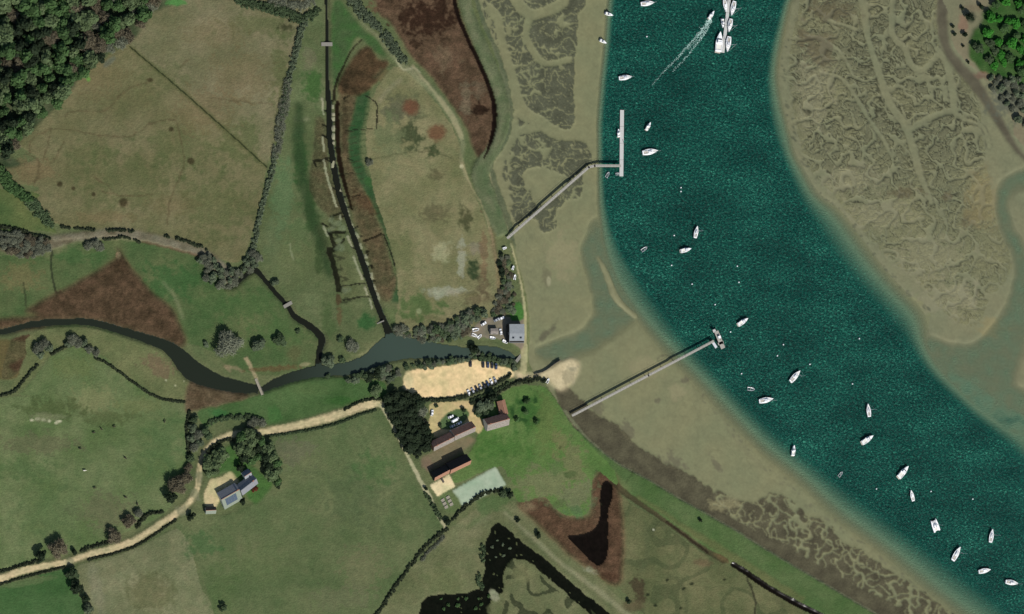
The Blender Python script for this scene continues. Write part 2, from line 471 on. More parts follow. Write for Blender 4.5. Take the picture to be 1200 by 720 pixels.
# small fields under the wood's southern tip
kg = K('field|w', 'small green pasture left of the wooded ditch', 'grass')
m = poly([(-B, 225), (0, 222), (30, 245), (62, 266), (60, 274), (0, 270), (-B, 270)], 1)
put(m, (66, 86, 48), (88, 96, 56), n40, h=1.4, k=kg)
km = K('meadow|w', 'green wet meadow below the scrubby bank', 'grass')
m = poly([(-B, 290), (0, 300), (60, 300), (100, 285), (160, 284), (235, 300), (270, 318), (296, 316), (318, 340), (345, 370), (372, 392), (372, 428), (320, 440), (270, 430), (215, 402), (0, 386), (-B, 400)], 1)
put(m, (66, 86, 50), (82, 92, 58), n40, h=1.2, k=km)
for b in [(200, 330, 36, 22, (54, 86, 46), .6), (90, 300, 40, 10, (60, 88, 48), .5), (330, 390, 40, 20, (70, 92, 52), .5), (290, 360, 40, 20, (66, 90, 50), .5), (25, 325, 26, 16, (104, 96, 64), .5), (250, 350, 30, 30, (62, 88, 48), .4)]:
    blob(*b[:4], b[4], b[5], 0, 1)
stroke([(190, 330), (205, 350), (214, 375)], 2.5, (118, 120, 90), .6, 1)
stroke([(60, 290), (60, 320), (66, 345)], 2.6, (34, 40, 28), .85, .6, .5, h=-.5); stroke([(27, 330), (30, 360)], 2.2, (44, 50, 32), .7, .6, .5); stroke([(70, 340), (71, 372)], 2, (52, 36, 28), .7, .6)
# scrubby brown bank
kb = K('bank', 'brown scrubby bank with a narrow path between field and meadow', 'grass')
m = ribbon([(0, 283), (30, 288), (60, 284), (90, 278), (130, 274), (165, 277), (200, 285), (235, 296), (258, 316), (272, 330)], [22, 24, 16, 11, 11, 10, 11, 12, 16, 14], 1)
put(m, (92, 82, 66), (112, 108, 92), n14, h=1.7, k=kb, soft=1)
stroke([(62, 282), (110, 277), (140, 277), (185, 286), (230, 298)], 2, (134, 124, 104), .6, .8)
stroke([(165, 283), (200, 291), (232, 300)], 3, (84, 58, 44), .6, .8)
# red reed bed on the left
kr = K('reed_bed|w', 'red-brown reed bed north of the dark stream', 'reed')
m = poly([(-B, 392), (0, 374), (28, 364), (50, 352), (85, 334), (122, 312), (136, 303), (137, 290), (147, 306), (160, 322), (180, 345), (200, 362), (212, 385), (217, 403), (206, 408), (185, 403), (150, 390), (105, 377), (50, 381), (0, 388), (-B, 410)], 1.2)
put(m, (80, 52, 40), (98, 66, 52), n14, h=1.5, k=kr, soft=1.8)
blob(138, 300, 3, 5, (140, 112, 90), .6); blob(140, 312, 14, 10, (70, 46, 32), .5)
m = poly([(2, 442), (10, 405), (18, 396), (37, 394), (28, 420), (18, 440)], .6)
put(m, (74, 46, 34), (86, 56, 42), h=1.4, k=kr, soft=.8)
m = poly([(-B, 395), (8, 398), (8, 430), (0, 445), (-B, 450)], 1); put(m, (92, 82, 52), soft=1)
# pasture between stream and hedge
kp = K('pasture|w', 'rough olive pasture in the bend south of the stream', 'grass')
m = poly([(35, 392), (80, 384), (110, 386), (150, 398), (188, 410), (205, 426), (220, 444), (219, 470), (190, 466), (160, 448), (130, 430), (100, 412), (60, 415), (40, 440), (20, 460), (12, 455), (28, 425)], 1)
put(m, (86, 94, 60), (98, 102, 68), h=1.3, k=kp)
blob(185, 430, 22, 12, (108, 84, 70), .45, -30, .9)
stroke([(196, 410), (210, 428), (222, 445)], 2.5, (120, 118, 92), .7, .8)
for q in [(194, 446), (205, 452), (215, 447)]:
    blob(q[0], q[1], 1.5, 1.5, (150, 148, 120), .7)
# large SW pasture
ksw = K('pasture|sw', 'wide mottled green pasture north of the gravel lane', 'grass')
m = poly([(-B, 480), (0, 466), (22, 462), (42, 440), (60, 418), (90, 406), (118, 416), (140, 434), (170, 456), (195, 470), (217, 474), (220, 500), (221, 540), (214, 570), (190, 602), (150, 622), (100, 642), (50, 654), (0, 667), (-B, 720)], .8)
put(m, (80, 97, 58), (94, 105, 70), n40, h=1.4, k=ksw)
for b in [(110, 470, 26, 20, (112, 114, 78), .6), (85, 430, 30, 14, (96, 104, 64), .5), (60, 480, 40, 14, (72, 82, 48), .6), (130, 490, 40, 10, (74, 84, 50), .55), (40, 520, 50, 14, (94, 92, 68), .5),
          (30, 550, 40, 14, (74, 94, 56), .5), (120, 600, 40, 24, (96, 94, 70), .5), (190, 520, 24, 40, (78, 98, 60), .5), (60, 600, 40, 30, (82, 98, 62), .4), (165, 475, 30, 10, (98, 104, 66), .5)]:
    blob(*b[:4], b[4], b[5], 0, 1)
for q in [(37, 492.5, 4, 2.2), (50, 492, 3, 2), (57.5, 493, 2.5, 2.6), (65.5, 496, 3, 2), (43, 491, 4, 2), (69, 494, 4, 2)]:
    blob(q[0], q[1], q[2], q[3], (168, 164, 140), .8, 0, .9)
blob(52, 489, 20, 6, (110, 112, 84), .5, 0, .8)
# SW corner fields
kc = K('field|sw', 'bright green field corner below the lane', 'grass')
m = poly([(-B, 740), (0, 684), (45, 674), (82, 666), (88, 690), (98, 720), (110, 860), (-B, 900)], .8)
put(m, (56, 86, 46), (66, 92, 54), h=1.4, k=kc)
blob(30, 682, 40, 5, (92, 104, 68), .5, 10)
kc2 = K('field|s', 'pale stubbly brown-green field between two lanes of hedge', 'grass')
m = poly([(88, 668), (120, 656), (160, 642), (200, 622), (212, 620), (222, 640), (236, 690), (250, 720), (280, 860), (110, 860), (106, 720)], .8)
put(m, (100, 103, 74), (112, 113, 85), n40, h=1.4, k=kc2)
blob(112, 690, 9, 36, (116, 114, 92), .5, 12, .5); blob(150, 660, 50, 6, (106, 106, 78), .5, 22, .6); blob(175, 695, 34, 26, (88, 88, 58), .5); stroke([(160, 665), (175, 690), (190, 720)], 2, (112, 106, 78), .4, 1)
# central field
kcf = K('field|central', 'broad smooth green field south of the gravel lane', 'grass')
m = poly([(204, 612), (222, 596), (240, 600), (262, 604), (300, 585), (312, 545), (316, 512), (350, 505), (390, 495), (425, 483), (446, 480), (456, 498), (470, 528), (490, 566), (508, 600), (520, 622), (500, 640), (478, 668), (445, 712), (400, 860), (280, 860), (250, 720), (222, 640)], .8)
put(m, (78, 92, 58), (90, 98, 66), n40, h=1.5, k=kcf)
for b in [(340, 530, 28, 18, (96, 96, 74), .6), (420, 580, 40, 40, (78, 88, 60), .4), (440, 550, 24, 20, (70, 94, 54), .5), (300, 660, 50, 30, (86, 98, 62), .4), (425, 670, 30, 30, (104, 102, 74), .5), (260, 690, 20, 30, (78, 94, 56), .4), (340, 620, 40, 30, (90, 100, 66), .4), (235, 640, 20, 16, (62, 90, 52), .5), (400, 700, 40, 16, (100, 100, 74), .4)]:
    blob(*b[:4], b[4], b[5], 0, 1)
# green strip north of the lane
kgs = K('meadow|lane', 'bright green strip of grass between the stream and the lane', 'grass')
m = poly([(232, 482), (262, 474), (300, 464), (316, 456), (345, 446), (380, 441), (410, 444), (440, 446), (452, 452), (449, 468), (425, 470), (380, 484), (330, 498), (312, 498), (300, 490), (262, 492), (240, 500)], 1)
put(m, (58, 84, 44), (70, 94, 54), n40, h=1.4, k=kgs)
blob(255, 484, 14, 6, (50, 96, 50), .6); blob(320, 488, 10, 12, (58, 98, 48), .5); blob(400, 470, 24, 6, (48, 84, 36), .6); blob(360, 456, 30, 8, (76, 96, 56), .5)
# reeds by the dam
m = poly([(216, 470), (222, 448), (240, 450), (262, 452), (285, 460), (292, 465), (262, 473), (232, 480), (218, 484)], 1.4)
put(m, (94, 66, 52), (108, 84, 68), n14, h=1.3, k=kr, soft=1)
# middle meadows around the long ditch
kmm = K('meadow|mid', 'mottled green meadow between the grey hedge and the long ditch', 'grass')
m = poly([(374, -60), (382, 40), (382, 120), (386, 180), (400, 250), (398, 300), (400, 360), (396, 392), (376, 396), (355, 374), (338, 354), (316, 332), (297, 312), (304, 260), (318, 210), (330, 150), (340, 90), (356, 40), (368, -60)], .8)
put(m, (78, 88, 56), (88, 98, 66), n40, h=1.2, k=kmm)
for b in [(345, 300, 30, 30, (90, 98, 64), .5), (330, 230, 14, 50, (84, 104, 70), .6), (366, 100, 12, 22, (56, 86, 42), .7), (352, 190, 8, 50, (50, 80, 40), .8), (362, 240, 7, 40, (48, 74, 36), .8), (350, 270, 14, 30, (78, 96, 60), .4),
          (374, 290, 6, 40, (56, 72, 40), .6), (384, 380, 12, 20, (66, 84, 48), .5), (318, 280, 12, 30, (92, 104, 72), .4), (362, 70, 10, 14, (104, 100, 78), .5), (350, 155, 8, 8, (84, 100, 70), .5)]:
    blob(*b[:4], b[4], b[5], 0, .8)
stroke([(338, 285), (343, 305)], 1.6, (136, 138, 110), .6, .8)
stroke([(350, 132), (346, 142), (362, 140)], 2.5, (138, 134, 110), .5, 1)
# brown rushy floor both sides of the ditch
kru = K('rush_marsh', 'brown rushy marsh on both sides of the long ditch', 'reed')
m = poly([(372, 138), (382, 150), (384, 190), (396, 232), (404, 252), (396, 258), (380, 250), (368, 236), (362, 215), (366, 180)], 1.5)
put(m, (80, 78, 50), (88, 74, 50), n14, amt=.8, k=kru, soft=3)
m = poly([(396, 115), (410, 108), (418, 120), (412, 160), (412, 190), (424, 220), (438, 250), (450, 280), (458, 310), (464, 330), (456, 352), (446, 350), (436, 318), (424, 282), (412, 248), (402, 210), (396, 160)], 1.5)
put(m, (86, 74, 50), (104, 78, 56), n14, amt=.9, k=kru, soft=2)
blob(432, 238, 12, 26, (96, 62, 42), .6, 60, .7); blob(446, 320, 12, 24, (84, 76, 52), .5); blob(404, 150, 4, 40, (70, 52, 36), .5)
stroke([(350, 120), (349, 150), (350, 180), (354, 210), (361, 240), (370, 268), (379, 295), (388, 325)], [10, 14, 15, 15, 15, 14, 13, 10], (42, 62, 34), .88, 2.5, 3)
stroke([(384, 256), (394, 290), (404, 325), (412, 352)], [18, 22, 22, 18], (78, 84, 54), .7, 3, 2)
stroke([(372, 265), (382, 290), (390, 312), (396, 340)], 8, (54, 62, 38), .6, 2, 2)
# dark green strip right of the ditch
kgd = K('grass_strip', 'dark green curved strip of lush grass right of the long ditch', 'grass')
m = ribbon([(426, 88), (425, 110), (419, 140), (414, 165), (417, 190), (428, 215), (440, 240), (452, 270), (460, 300), (467, 330), (464, 355)], [16, 14, 15, 15, 13, 12, 8, 6, 6, 6, 14], 1)
put(m, (38, 70, 38), (52, 76, 46), n14, k=kgd, soft=1)
for i_ in range(11):
    stroke([(412 + i_ * .3, 114 + i_ * 7.5), (432 - i_ * .2, 111 + i_ * 7.5)], 1.3, (32, 56, 30), .6, .4, .8)
stroke([(438, 232), (448, 252), (456, 275), (464, 300), (470, 330)], 8, (60, 70, 42), .7, 2, 1.5); blob(433, 215, 6, 12, (48, 82, 42), .7, 60); blob(455, 370, 12, 12, (84, 98, 60), .5); blob(428, 378, 14, 10, (46, 84, 44), .7)
m = poly([(388, 10), (396, 0), (408, 14), (426, 36), (440, 46), (452, 66), (440, 62), (418, 44), (404, 74), (392, 104), (388, 60)], 1)
put(m, (64, 82, 50), (52, 86, 42), n14, k=kgd, soft=1.5)
# triangular reed patch
m = poly([(396, 108), (398, 92), (410, 74), (422, 58), (434, 56), (442, 70), (454, 72), (446, 88), (436, 102), (424, 110), (410, 112)], 1.6)
put(m, (72, 48, 32), (96, 64, 42), n14, h=1.5, k=kr, soft=1.2)
blob(446, 88, 10, 9, (98, 84, 58), .5); blob(404, 100, 8, 8, (48, 36, 24), .6)
# inner field behind the sea wall
kin = K('field|inner', 'rough olive-brown field enclosed by the old embankment', 'grass')
m = poly([(462, 78), (480, 88), (500, 108), (520, 135), (536, 165), (545, 200), (558, 235), (570, 265), (578, 300), (584, 335), (580, 360), (560, 380), (520, 384), (480, 388), (462, 384), (466, 350), (462, 310), (452, 270), (440, 235), (432, 200), (428, 160), (434, 120), (446, 96)], 1)
put(m, (103, 102, 70), (116, 112, 82), n40, h=1.4, k=kin)
for b in [(465, 130, 20, 16, (92, 90, 74), .7), (478, 158, 18, 18, (58, 66, 42), .8), (505, 178, 10, 8, (52, 64, 38), .7), (470, 126, 26, 22, (86, 86, 62), .5), (455, 160, 18, 24, (98, 102, 72), .6), (455, 185, 20, 14, (108, 108, 78), .5),
          (512, 205, 10, 8, (84, 80, 56), .6), (545, 255, 10, 14, (64, 66, 42), .65), (510, 250, 20, 10, (86, 80, 58), .5), (490, 360, 30, 16, (70, 92, 50), .6), (470, 300, 20, 24, (94, 98, 64), .4), (552, 318, 10, 14, (46, 60, 36), .75), (515, 295, 16, 12, (140, 136, 106), .7),
          (540, 305, 6, 26, (136, 134, 116), .75), (525, 342, 26, 6, (136, 134, 116), .75), (556, 292, 10, 8, (116, 108, 94), .5), (560, 350, 16, 10, (90, 78, 58), .5), (566, 300, 5, 40, (108, 88, 66), .6), (512, 347, 6, 6, (144, 142, 124), .6), (505, 345, 8, 8, (138, 136, 118), .4), (548, 345, 14, 4, (96, 92, 62), .5), (565, 336, 8, 14, (84, 72, 54), .5)]:
    blob(*b[:4], b[4], b[5], 0, .9)
blob(480, 126, 11, 11, (98, 66, 48), .75, 0, .3); blob(511, 156, 13, 12, (98, 70, 50), .75, 0, .3)
stroke([(430, 188), (470, 180), (500, 178), (530, 186)], 1.6, (70, 72, 48), .6, .7)
stroke([(438, 92), (450, 82), (464, 74)], 2, (60, 62, 42), .6, .8)
stroke([(442, 122), (452, 108), (470, 92)], 5, (128, 122, 98), .5, 1.5)
blob(490, 365, 4, 4, (130, 134, 100), .6, 0, .3)
stroke([(466, 382), (500, 372), (540, 378), (575, 372)], 2.5, (72, 66, 44), .5, 1)
# red reed bed in the north
kr2 = K('reed_bed|n', 'dark red reed bed inside the northern dyke', 'reed')
m = poly([(436, -80), (532, -80), (534, 0), (545, 36), (558, 66), (573, 106), (579, 135), (575, 160), (563, 186), (553, 172), (545, 148), (532, 128), (515, 104), (500, 84), (484, 70), (472, 50), (456, 26), (440, 6)], 1.2)
put(m, (84, 54, 44), (104, 70, 58), n14, h=1.5, k=kr2, soft=1.5)
for b in [(500, 20, 36, 24, (64, 32, 26), .8), (520, 68, 20, 14, (120, 86, 74), .6), (545, 118, 8, 22, (122, 96, 86), .6), (562, 128, 9, 9, (54, 28, 22), .85), (560, 104, 8, 12, (114, 88, 78), .5), (486, 52, 10, 6, (58, 32, 24), .6), (452, 6, 20, 10, (96, 60, 50), .6)]:
    blob(*b[:4], b[4], b[5], 0, 1)
# dykes: grassy sea wall
ksg = K('sea_wall', 'grey-green grassy sea wall along the western marsh', 'grass')
m = ribbon([(538, -80), (544, 0), (556, 38), (574, 80), (587, 115), (589, 145), (580, 170), (567, 190), (562, 206), (568, 226), (578, 250), (588, 276)], [14, 14, 14, 15, 14, 14, 14, 18, 20, 20, 20, 14], .6)
put(m, (84, 94, 66), (96, 102, 76), n14, h=2.4, k=ksg, soft=.8)
stroke([(542, 0), (556, 42), (572, 84), (583, 120), (584, 148), (572, 172)], 2, (112, 114, 88), .5, 1); stroke([(570, 195), (566, 205), (575, 230), (590, 265)], 3, (74, 92, 62), .6, 1.5)
stroke([(552, 12), (566, 50), (584, 90), (594, 124), (592, 152), (580, 176)], 2.4, (66, 76, 52), .6, 1)
# dark borrow ditch behind the wall
kd = K('ditch|n', 'black water ditch curving round the northern reed bed', 'dwater')
stroke([(526, -80), (532, 0), (545, 40), (559, 70), (574, 106), (579, 132), (576, 160), (566, 186)], [5, 5, 4.5, 5, 5, 6, 5, 2], (24, 16, 12), 1, .4, .5, k=kd, h=-1.2)
# embankment track
kt = K('track|n', 'pale grassy track along the old embankment', 'gravel')
stroke([(412, 0), (418, 20), (440, 42), (465, 72), (480, 83), (504, 106), (526, 132), (540, 162), (540, 190), (546, 212)], [1.5, 2, 3, 5, 7, 8, 8, 7, 3, 2], (120, 120, 92), .75, 1.5, .8, h=.9, hsoft=3)
stroke([(463, 70), (472, 82), (484, 80), (492, 86)], 2.5, (152, 148, 122), .7, .7, .7)
stroke([(482, 77), (504, 104), (528, 136), (541, 164)], [3, 3, 6, 5], (146, 138, 108), .7, .8, .7, k=kt)
stroke([(540, 190), (545, 205), (552, 220), (562, 238), (572, 264), (580, 300), (582, 320)], [3, 3, 1.5, 1.5, 3, 2.5, 2], (140, 130, 100), .7, .7, .7)
stroke([(574, 268), (578, 290), (583, 318), (584, 340)], [5, 6, 6, 6], (104, 78, 60), .45, 1.5)
blob(540, 195, 3, 3, (170, 160, 132), .7)
# --- dark streams and ditches
kst = K('stream_bed', 'dark bed of the mill stream', 'mud')
M_STREAM = ribbon([(-B, 410), (-60, 393), (0, 389), (38, 380), (80, 377), (108, 378), (150, 390), (186, 402), (206, 414), (225, 434), (252, 447), (278, 453), (302, 456)], [6, 6, 6, 7, 7, 8, 9, 12, 17, 24, 18, 14, 10], .7) | \
    ribbon([(304, 458), (325, 448), (348, 440), (375, 435), (405, 432), (432, 424), (458, 408), (490, 409), (520, 412), (545, 414), (570, 411), (592, 416), (606, 424)], [6, 11, 12, 14, 15, 20, 30, 22, 17, 14, 12, 11, 7], .9)
M_BR = ribbon([(262, 337), (274, 334), (286, 324), (297, 316), (308, 326), (318, 338), (336, 358), (344, 370), (356, 378), (370, 388), (377, 398), (374, 412), (372, 432)], [3, 5, 5, 7, 5, 5, 5, 6, 7, 8, 8, 7, 7], .5)
M_DI = ribbon([(382, -80), (382, 0), (383, 50), (383, 90), (384.5, 115), (386, 150), (388, 178), (396, 222), (406, 254), (415, 280), (425, 308), (433, 332), (442, 358), (452, 382), (460, 402)], [3, 3, 3, 4, 6, 7, 7, 7.5, 6.5, 6.5, 7, 7, 7, 8, 14], .5)
for mm, c in ((M_STREAM, (40, 48, 40)), (M_BR, (24, 28, 20)), (M_DI, (26, 26, 18))):
    bank = (blur(mm, 2.5) > .12) & ~mm
    put(bank, (60, 56, 42), amt=.35, soft=1)
    hgt -= blur(mm, 1.6) * 1.3
    put(mm, c, k=kst)
    hgt[mm] = np.minimum(hgt[mm], -.1)
# side ditches of the long ditch
kdi = K('ditch|mid', 'thin dark side ditches of the rushy marsh', 'dwater')
stroke([(394.5, 118), (395, 150), (396, 178), (402, 210), (412, 246)], [4.5, 5.5, 5.5, 5, 2.5], (30, 22, 14), 1, .4, .6, k=kdi, h=-.8)
stroke([(386, 118), (391, 117), (391.5, 105), (396, 90), (402, 78), (411, 60), (424, 46)], [3, 3, 3, 3, 2.4, 1.8, 1.2], (30, 26, 18), .95, .4, .5, k=kdi, h=-.7)
for s, w in [([(424, 283), (436, 279), (447, 274)], 2), ([(448, 274), (456, 292), (462, 312)], 1.4), ([(386, 254), (396, 251), (404, 248)], 1.8), ([(382, 272), (392, 273), (405, 272)], 2.4), ([(384, 268), (390, 285), (392, 295)], 3.5), ([(388, 292), (398, 286), (404, 280)], 2.6),
             ([(385, 290), (390, 310), (394, 325), (397, 342)], 5), ([(398, 336), (412, 334), (428, 332)], 1.5), ([(400, 352), (414, 350), (432, 347)], 1.5), ([(366, 189), (375, 188), (385, 185)], 2.4), ([(376, 146), (384, 148)], 2), ([(376, 159), (384, 161)], 2), ([(367, 188), (370, 196)], 2),
             ([(428, 296), (432, 294)], 2.5), ([(433, 314), (437, 312)], 2.5), ([(436, 330), (440, 329)], 2.2), ([(404, 154), (420, 152), (436, 151)], 1), ([(404, 204), (412, 203)], 1), ([(411, 231), (421, 228)], 1), ([(406, 186), (414, 188)], 1), ([(426, 112), (440, 122), (440, 152)], 1.2), ([(402, 116), (410, 112)], 1.5), ([(382, 296), (388, 300)], 2), ([(376, 262), (384, 266)], 2)]:
    stroke(s, w * 1.25, (26, 26, 18), .95, .2, .8, k=kdi if w > 1.7 else None, h=-.5)
for t_, sd_ in [(.25, -1), (.3, 1), (.36, -1), (.4, 1), (.45, -1), (.5, 1), (.55, -1), (.58, 1), (.62, 1), (.66, -1), (.7, 1), (.74, 1), (.78, -1), (.81, 1), (.85, 1), (.89, -1)]:
    _d = catmull([(383, 50), (384.5, 115), (386, 150), (388, 178), (396, 222), (406, 254), (415, 280), (425, 308), (433, 332), (442, 358)], False, 1.0)
    _p = _d[int(t_ * (len(_d) - 1))]
    stroke([(_p[0], _p[1]), (_p[0] + sd_ * 6, _p[1] - 1), (_p[0] + sd_ * 9, _p[1] - 2.5)], [2.6, 2.2, 1.6], (26, 26, 18), .95, .2, .5, h=-.4)
for i_ in range(16):
    _y = 262 + i_ * 6.2
    stroke([(384 + i_ * .9 + (i_ % 3) * 3, _y), (390 + i_ * 1.1 + (i_ % 4) * 2, _y + (-1) ** i_ * 3)], 2.2, (36, 40, 26), .75, .5, 1.2)
    stroke([(432 + i_ * 1.6, 246 + i_ * 6.4), (444 + i_ * 1.4, 243 + i_ * 6.4)], 1.1, (54, 48, 32), .6, .4, .8)
    stroke([(400 + i_ * .8, 128 + i_ * 7), (412 + i_ * 1.1, 126 + i_ * 7)], 1.1, (54, 48, 32), .6, .4, .8)
# broken pale spoil bank between the twin ditches
kdb = K('spoil_bank', 'broken pale spoil banks lining the long ditch', 'gravel')
dash = [(389.8, 123, 128), (390, 132, 136), (390, 137, 142), (390.2, 147, 154), (390, 157, 164), (390, 166, 170), (389.8, 176, 182), (390, 187, 199), (392, 202, 206), (394.5, 211, 215), (397.5, 219, 226)]
for x, y0, y1 in dash:
    stroke([(x, y0), (x + (y1 - y0) * .12 * (y0 > 195), y1)], 2.8, (146, 142, 120), 1, 0, .2, h=.9, k=kdb)
for a in [[(401, 233), (405, 241)], [(405.5, 244), (409, 254)], [(410, 260), (414, 268)], [(416, 272), (420, 280)], [(421, 285), (424, 292)], [(427, 298), (429, 303)], [(429, 307), (430.5, 312)], [(434, 320), (436, 328)], [(437, 333), (440, 340)], [(441, 343), (444, 352)], [(379, 187), (382, 205), (388, 225), (394, 243)], [(377, 160), (378, 168), (379, 178)], [(413, 300), (420, 318), (424, 328)], [(378, 265), (384, 278)], [(406, 276), (412, 290)], [(397, 252), (399, 258)], [(432, 350), (436, 362)], [(426, 336), (430, 346)], [(377, 115), (378, 135)]]:
    stroke(a, 2.6, (136, 136, 112), .9, .3, .6, h=.4, k=kdb)
for q in [(388, 268, 6, 4), (394, 262, 6, 4), (400, 268, 5, 4), (398, 290, 6, 5), (396, 282, 5, 3), (404, 340, 6, 5), (386, 258, 4, 4)]:
    blob(q[0], q[1], q[2], q[3], (98, 106, 80), .6, 0, .8)
blob(397, 370, 4, 14, (92, 74, 50), .5, 0, .9); blob(396, 352, 4, 8, (70, 50, 34), .6)
stroke([(287, 419), (291, 427), (297, 438), (301, 446)], [4.5, 4.5, 4, 3], (148, 132, 104), .85, .8, .8, h=.4)
# sandy dam bank by the footbridge
for s, w in [([(264, 430), (276, 431), (284, 436)], 4), ([(262, 428), (270, 436)], 3)]:
    stroke(s, w, (126, 112, 88), .6, .8)
blob(318, 432, 34, 4, (92, 70, 46), .5, 4, .8); blob(357, 427, 7, 2.5, (126, 120, 90), .7, 8, .4); blob(345, 415, 10, 12, (84, 84, 54), .5); stroke([(410, 418), (430, 412), (448, 396)], 2, (118, 118, 84), .5, .8)
# ================================================================== lanes, yards, gardens
kl = K('lane|w', 'pale gravel lane winding past the fields to the farm', 'gravel')
LANE = [(-B, 830), (-40, 692), (0, 678), (26, 669), (52, 663), (76, 659), (100, 651), (138, 641), (163, 630), (195, 609), (216, 594), (230, 574), (233, 552), (238, 533), (252, 517), (273, 509), (296, 506), (316, 505), (352, 498), (390, 488), (424, 476), (440, 473), (449, 475)]
m = ribbon(LANE, [9, 9, 8, 7.5, 7, 6, 7, 8.5, 8, 8, 6, 6, 6, 6.5, 7, 7, 5, 9, 9.5, 10, 10, 9, 6], .7)
bank = (blur(m, 3) > .1) & ~m
put(bank, (70, 74, 50), amt=.6, soft=1)
put(m, (196, 176, 140), (182, 164, 130), n14, h=1.45, k=kl, soft=.7)
for q in [(82, 657, 7, 4), (212, 598, 10, 6), (233, 560, 5, 10), (296, 507, 8, 3), (228, 580, 6, 8)]:
    blob(q[0], q[1], q[2], q[3], (116, 116, 92), .6, 0, .8)
stroke([(100, 655), (140, 645), (165, 634), (196, 613)], 2, (58, 56, 38), .5, .8)
for dy, am in ((-4.5, .6), (4.5, .6)):
    stroke([(x, y + dy) for x, y in LANE[1:]], 1.8, (112, 108, 80), am, .8, 2.6)
stroke([(x, y + .3) for x, y in LANE[1:]], 1.3, (150, 140, 108), .5, .8, 1.4)
kl2 = K('lane|farm', 'narrow pale track running down beside the farm', 'gravel')
m = ribbon([(446, 474), (456, 492), (465, 510), (476, 532), (490, 560), (500, 578), (512, 602), (524, 624)], [6, 4, 3.5, 3.5, 4.5, 5, 3.5, 4], .6)
put(m, (168, 160, 130), (150, 146, 118), n14, k=kl2, soft=.6)
stroke([(524, 622), (545, 628), (556, 636), (551, 655), (556, 676), (561, 684)], [3, 3, 4, 4, 4, 3], (124, 122, 94), .7, 1)
stroke([(545, 628), (566, 610), (575, 600)], 4, (116, 114, 86), .5, 1.2)
# southern rough ground
ksr = K('rough_ground|s', 'rough olive ground around the southern ponds', 'grass')
m = poly([(520, 624), (540, 610), (565, 590), (590, 576), (606, 592), (640, 625), (680, 660), (730, 705), (760, 730), (900, 860), (400, 860), (446, 716), (480, 668), (505, 640)], .8)
put(m, (88, 92, 62), (104, 106, 76), n40, h=1.3, k=ksr)
blob(580, 588, 30, 12, (74, 96, 56), .6, 20); blob(520, 680, 30, 20, (92, 98, 64), .5); blob(556, 625, 12, 8, (110, 108, 80), .5)
stroke([(550, 628), (558, 615), (575, 605)], 5, (112, 112, 84), .5, 1.5); stroke([(545, 620), (580, 596), (600, 606)], 5, (84, 100, 62), .5, 1.5)
ksm2 = K('marsh|se', 'olive grazing marsh with old creek marks inside the southern wall', 'grass')
m = poly([(722, 578), (745, 594), (775, 612), (800, 632), (826, 650), (860, 666), (900, 692), (940, 716), (1000, 756), (1150, 860), (900, 860), (770, 735), (735, 700), (724, 680), (728, 640), (729, 600)], .8)
put(m, (84, 88, 58), (98, 98, 68), n40, h=1.1, k=ksm2)
rr = np.abs(fbm(GX, GY, 60, 2, 61))
w = ((rr < .11) * m * .6)[..., None]; col = col * (1 - w) + A(66, 74, 48) * w
blob(748, 690, 8, 18, (66, 54, 40), .65, 10, .9); blob(742, 710, 16, 8, (84, 74, 54), .6); stroke([(756, 615), (758, 650), (750, 670)], 5, (76, 82, 56), .5, 1.5); stroke([(780, 675), (795, 680), (803, 705), (802, 720)], 3, (60, 66, 46), .5, 1); blob(822, 660, 12, 6, (100, 78, 60), .4)
for q in [(781, 680), (767, 710), (797, 713), (810, 684), (848, 679), (758, 697), (765, 621), (800, 690), (738, 705)]:
    blob(q[0], q[1], 3, 2, (34, 40, 24), .8, 20, .5)
blob(765, 621, 1.8, 1.8, (160, 160, 140), .8)
stroke([(874, 676), (880, 690), (884, 705), (884, 725)], [2, 2.5, 2, 2], (34, 32, 24), .8, .6); stroke([(905, 695), (920, 715)], 3, (76, 76, 54), .5, 1)
# southern sea wall
ksg2 = K('sea_wall|s', 'bright green grassy sea wall running to the south-east', 'grass')
m = poly([(655, 475), (668, 496), (690, 517), (722, 542), (760, 563), (800, 587), (860, 621), (900, 646), (960, 681), (1030, 723), (1100, 765), (1060, 790), (1000, 748), (965, 722), (930, 704), (900, 686), (868, 665), (840, 650), (800, 624), (770, 602), (745, 586), (722, 570), (690, 556), (672, 530), (650, 510), (640, 470)], .8)
put(m, (66, 90, 48), (78, 96, 58), n40, h=2.2, k=ksg2)
stroke([(745, 582), (775, 600), (800, 618), (830, 636), (862, 656), (900, 680), (940, 704)], [4, 4, 6, 9, 10, 9, 8], (92, 92, 58), .65, 1.5)
stroke([(690, 530), (715, 555), (735, 575)], 6, (98, 104, 66), .5, 2); blob(690, 545, 8, 12, (100, 104, 70), .5, 40)
kpt = K('path|s', 'thin pale footpath along the southern sea wall crest', 'gravel')
stroke([(660, 480), (674, 498), (690, 516), (720, 541), (760, 563), (800, 587), (860, 621), (900, 646), (960, 681), (1030, 722), (1060, 740)], [3.5, 3.5, 3, 2.2, 2, 2, 2.4, 2.4, 2.2, 2.4, 2], (116, 118, 92), .7, .6, .4, h=.3)
stroke([(732, 566), (742, 550)], 1.6, (50, 60, 34), .6, .5)
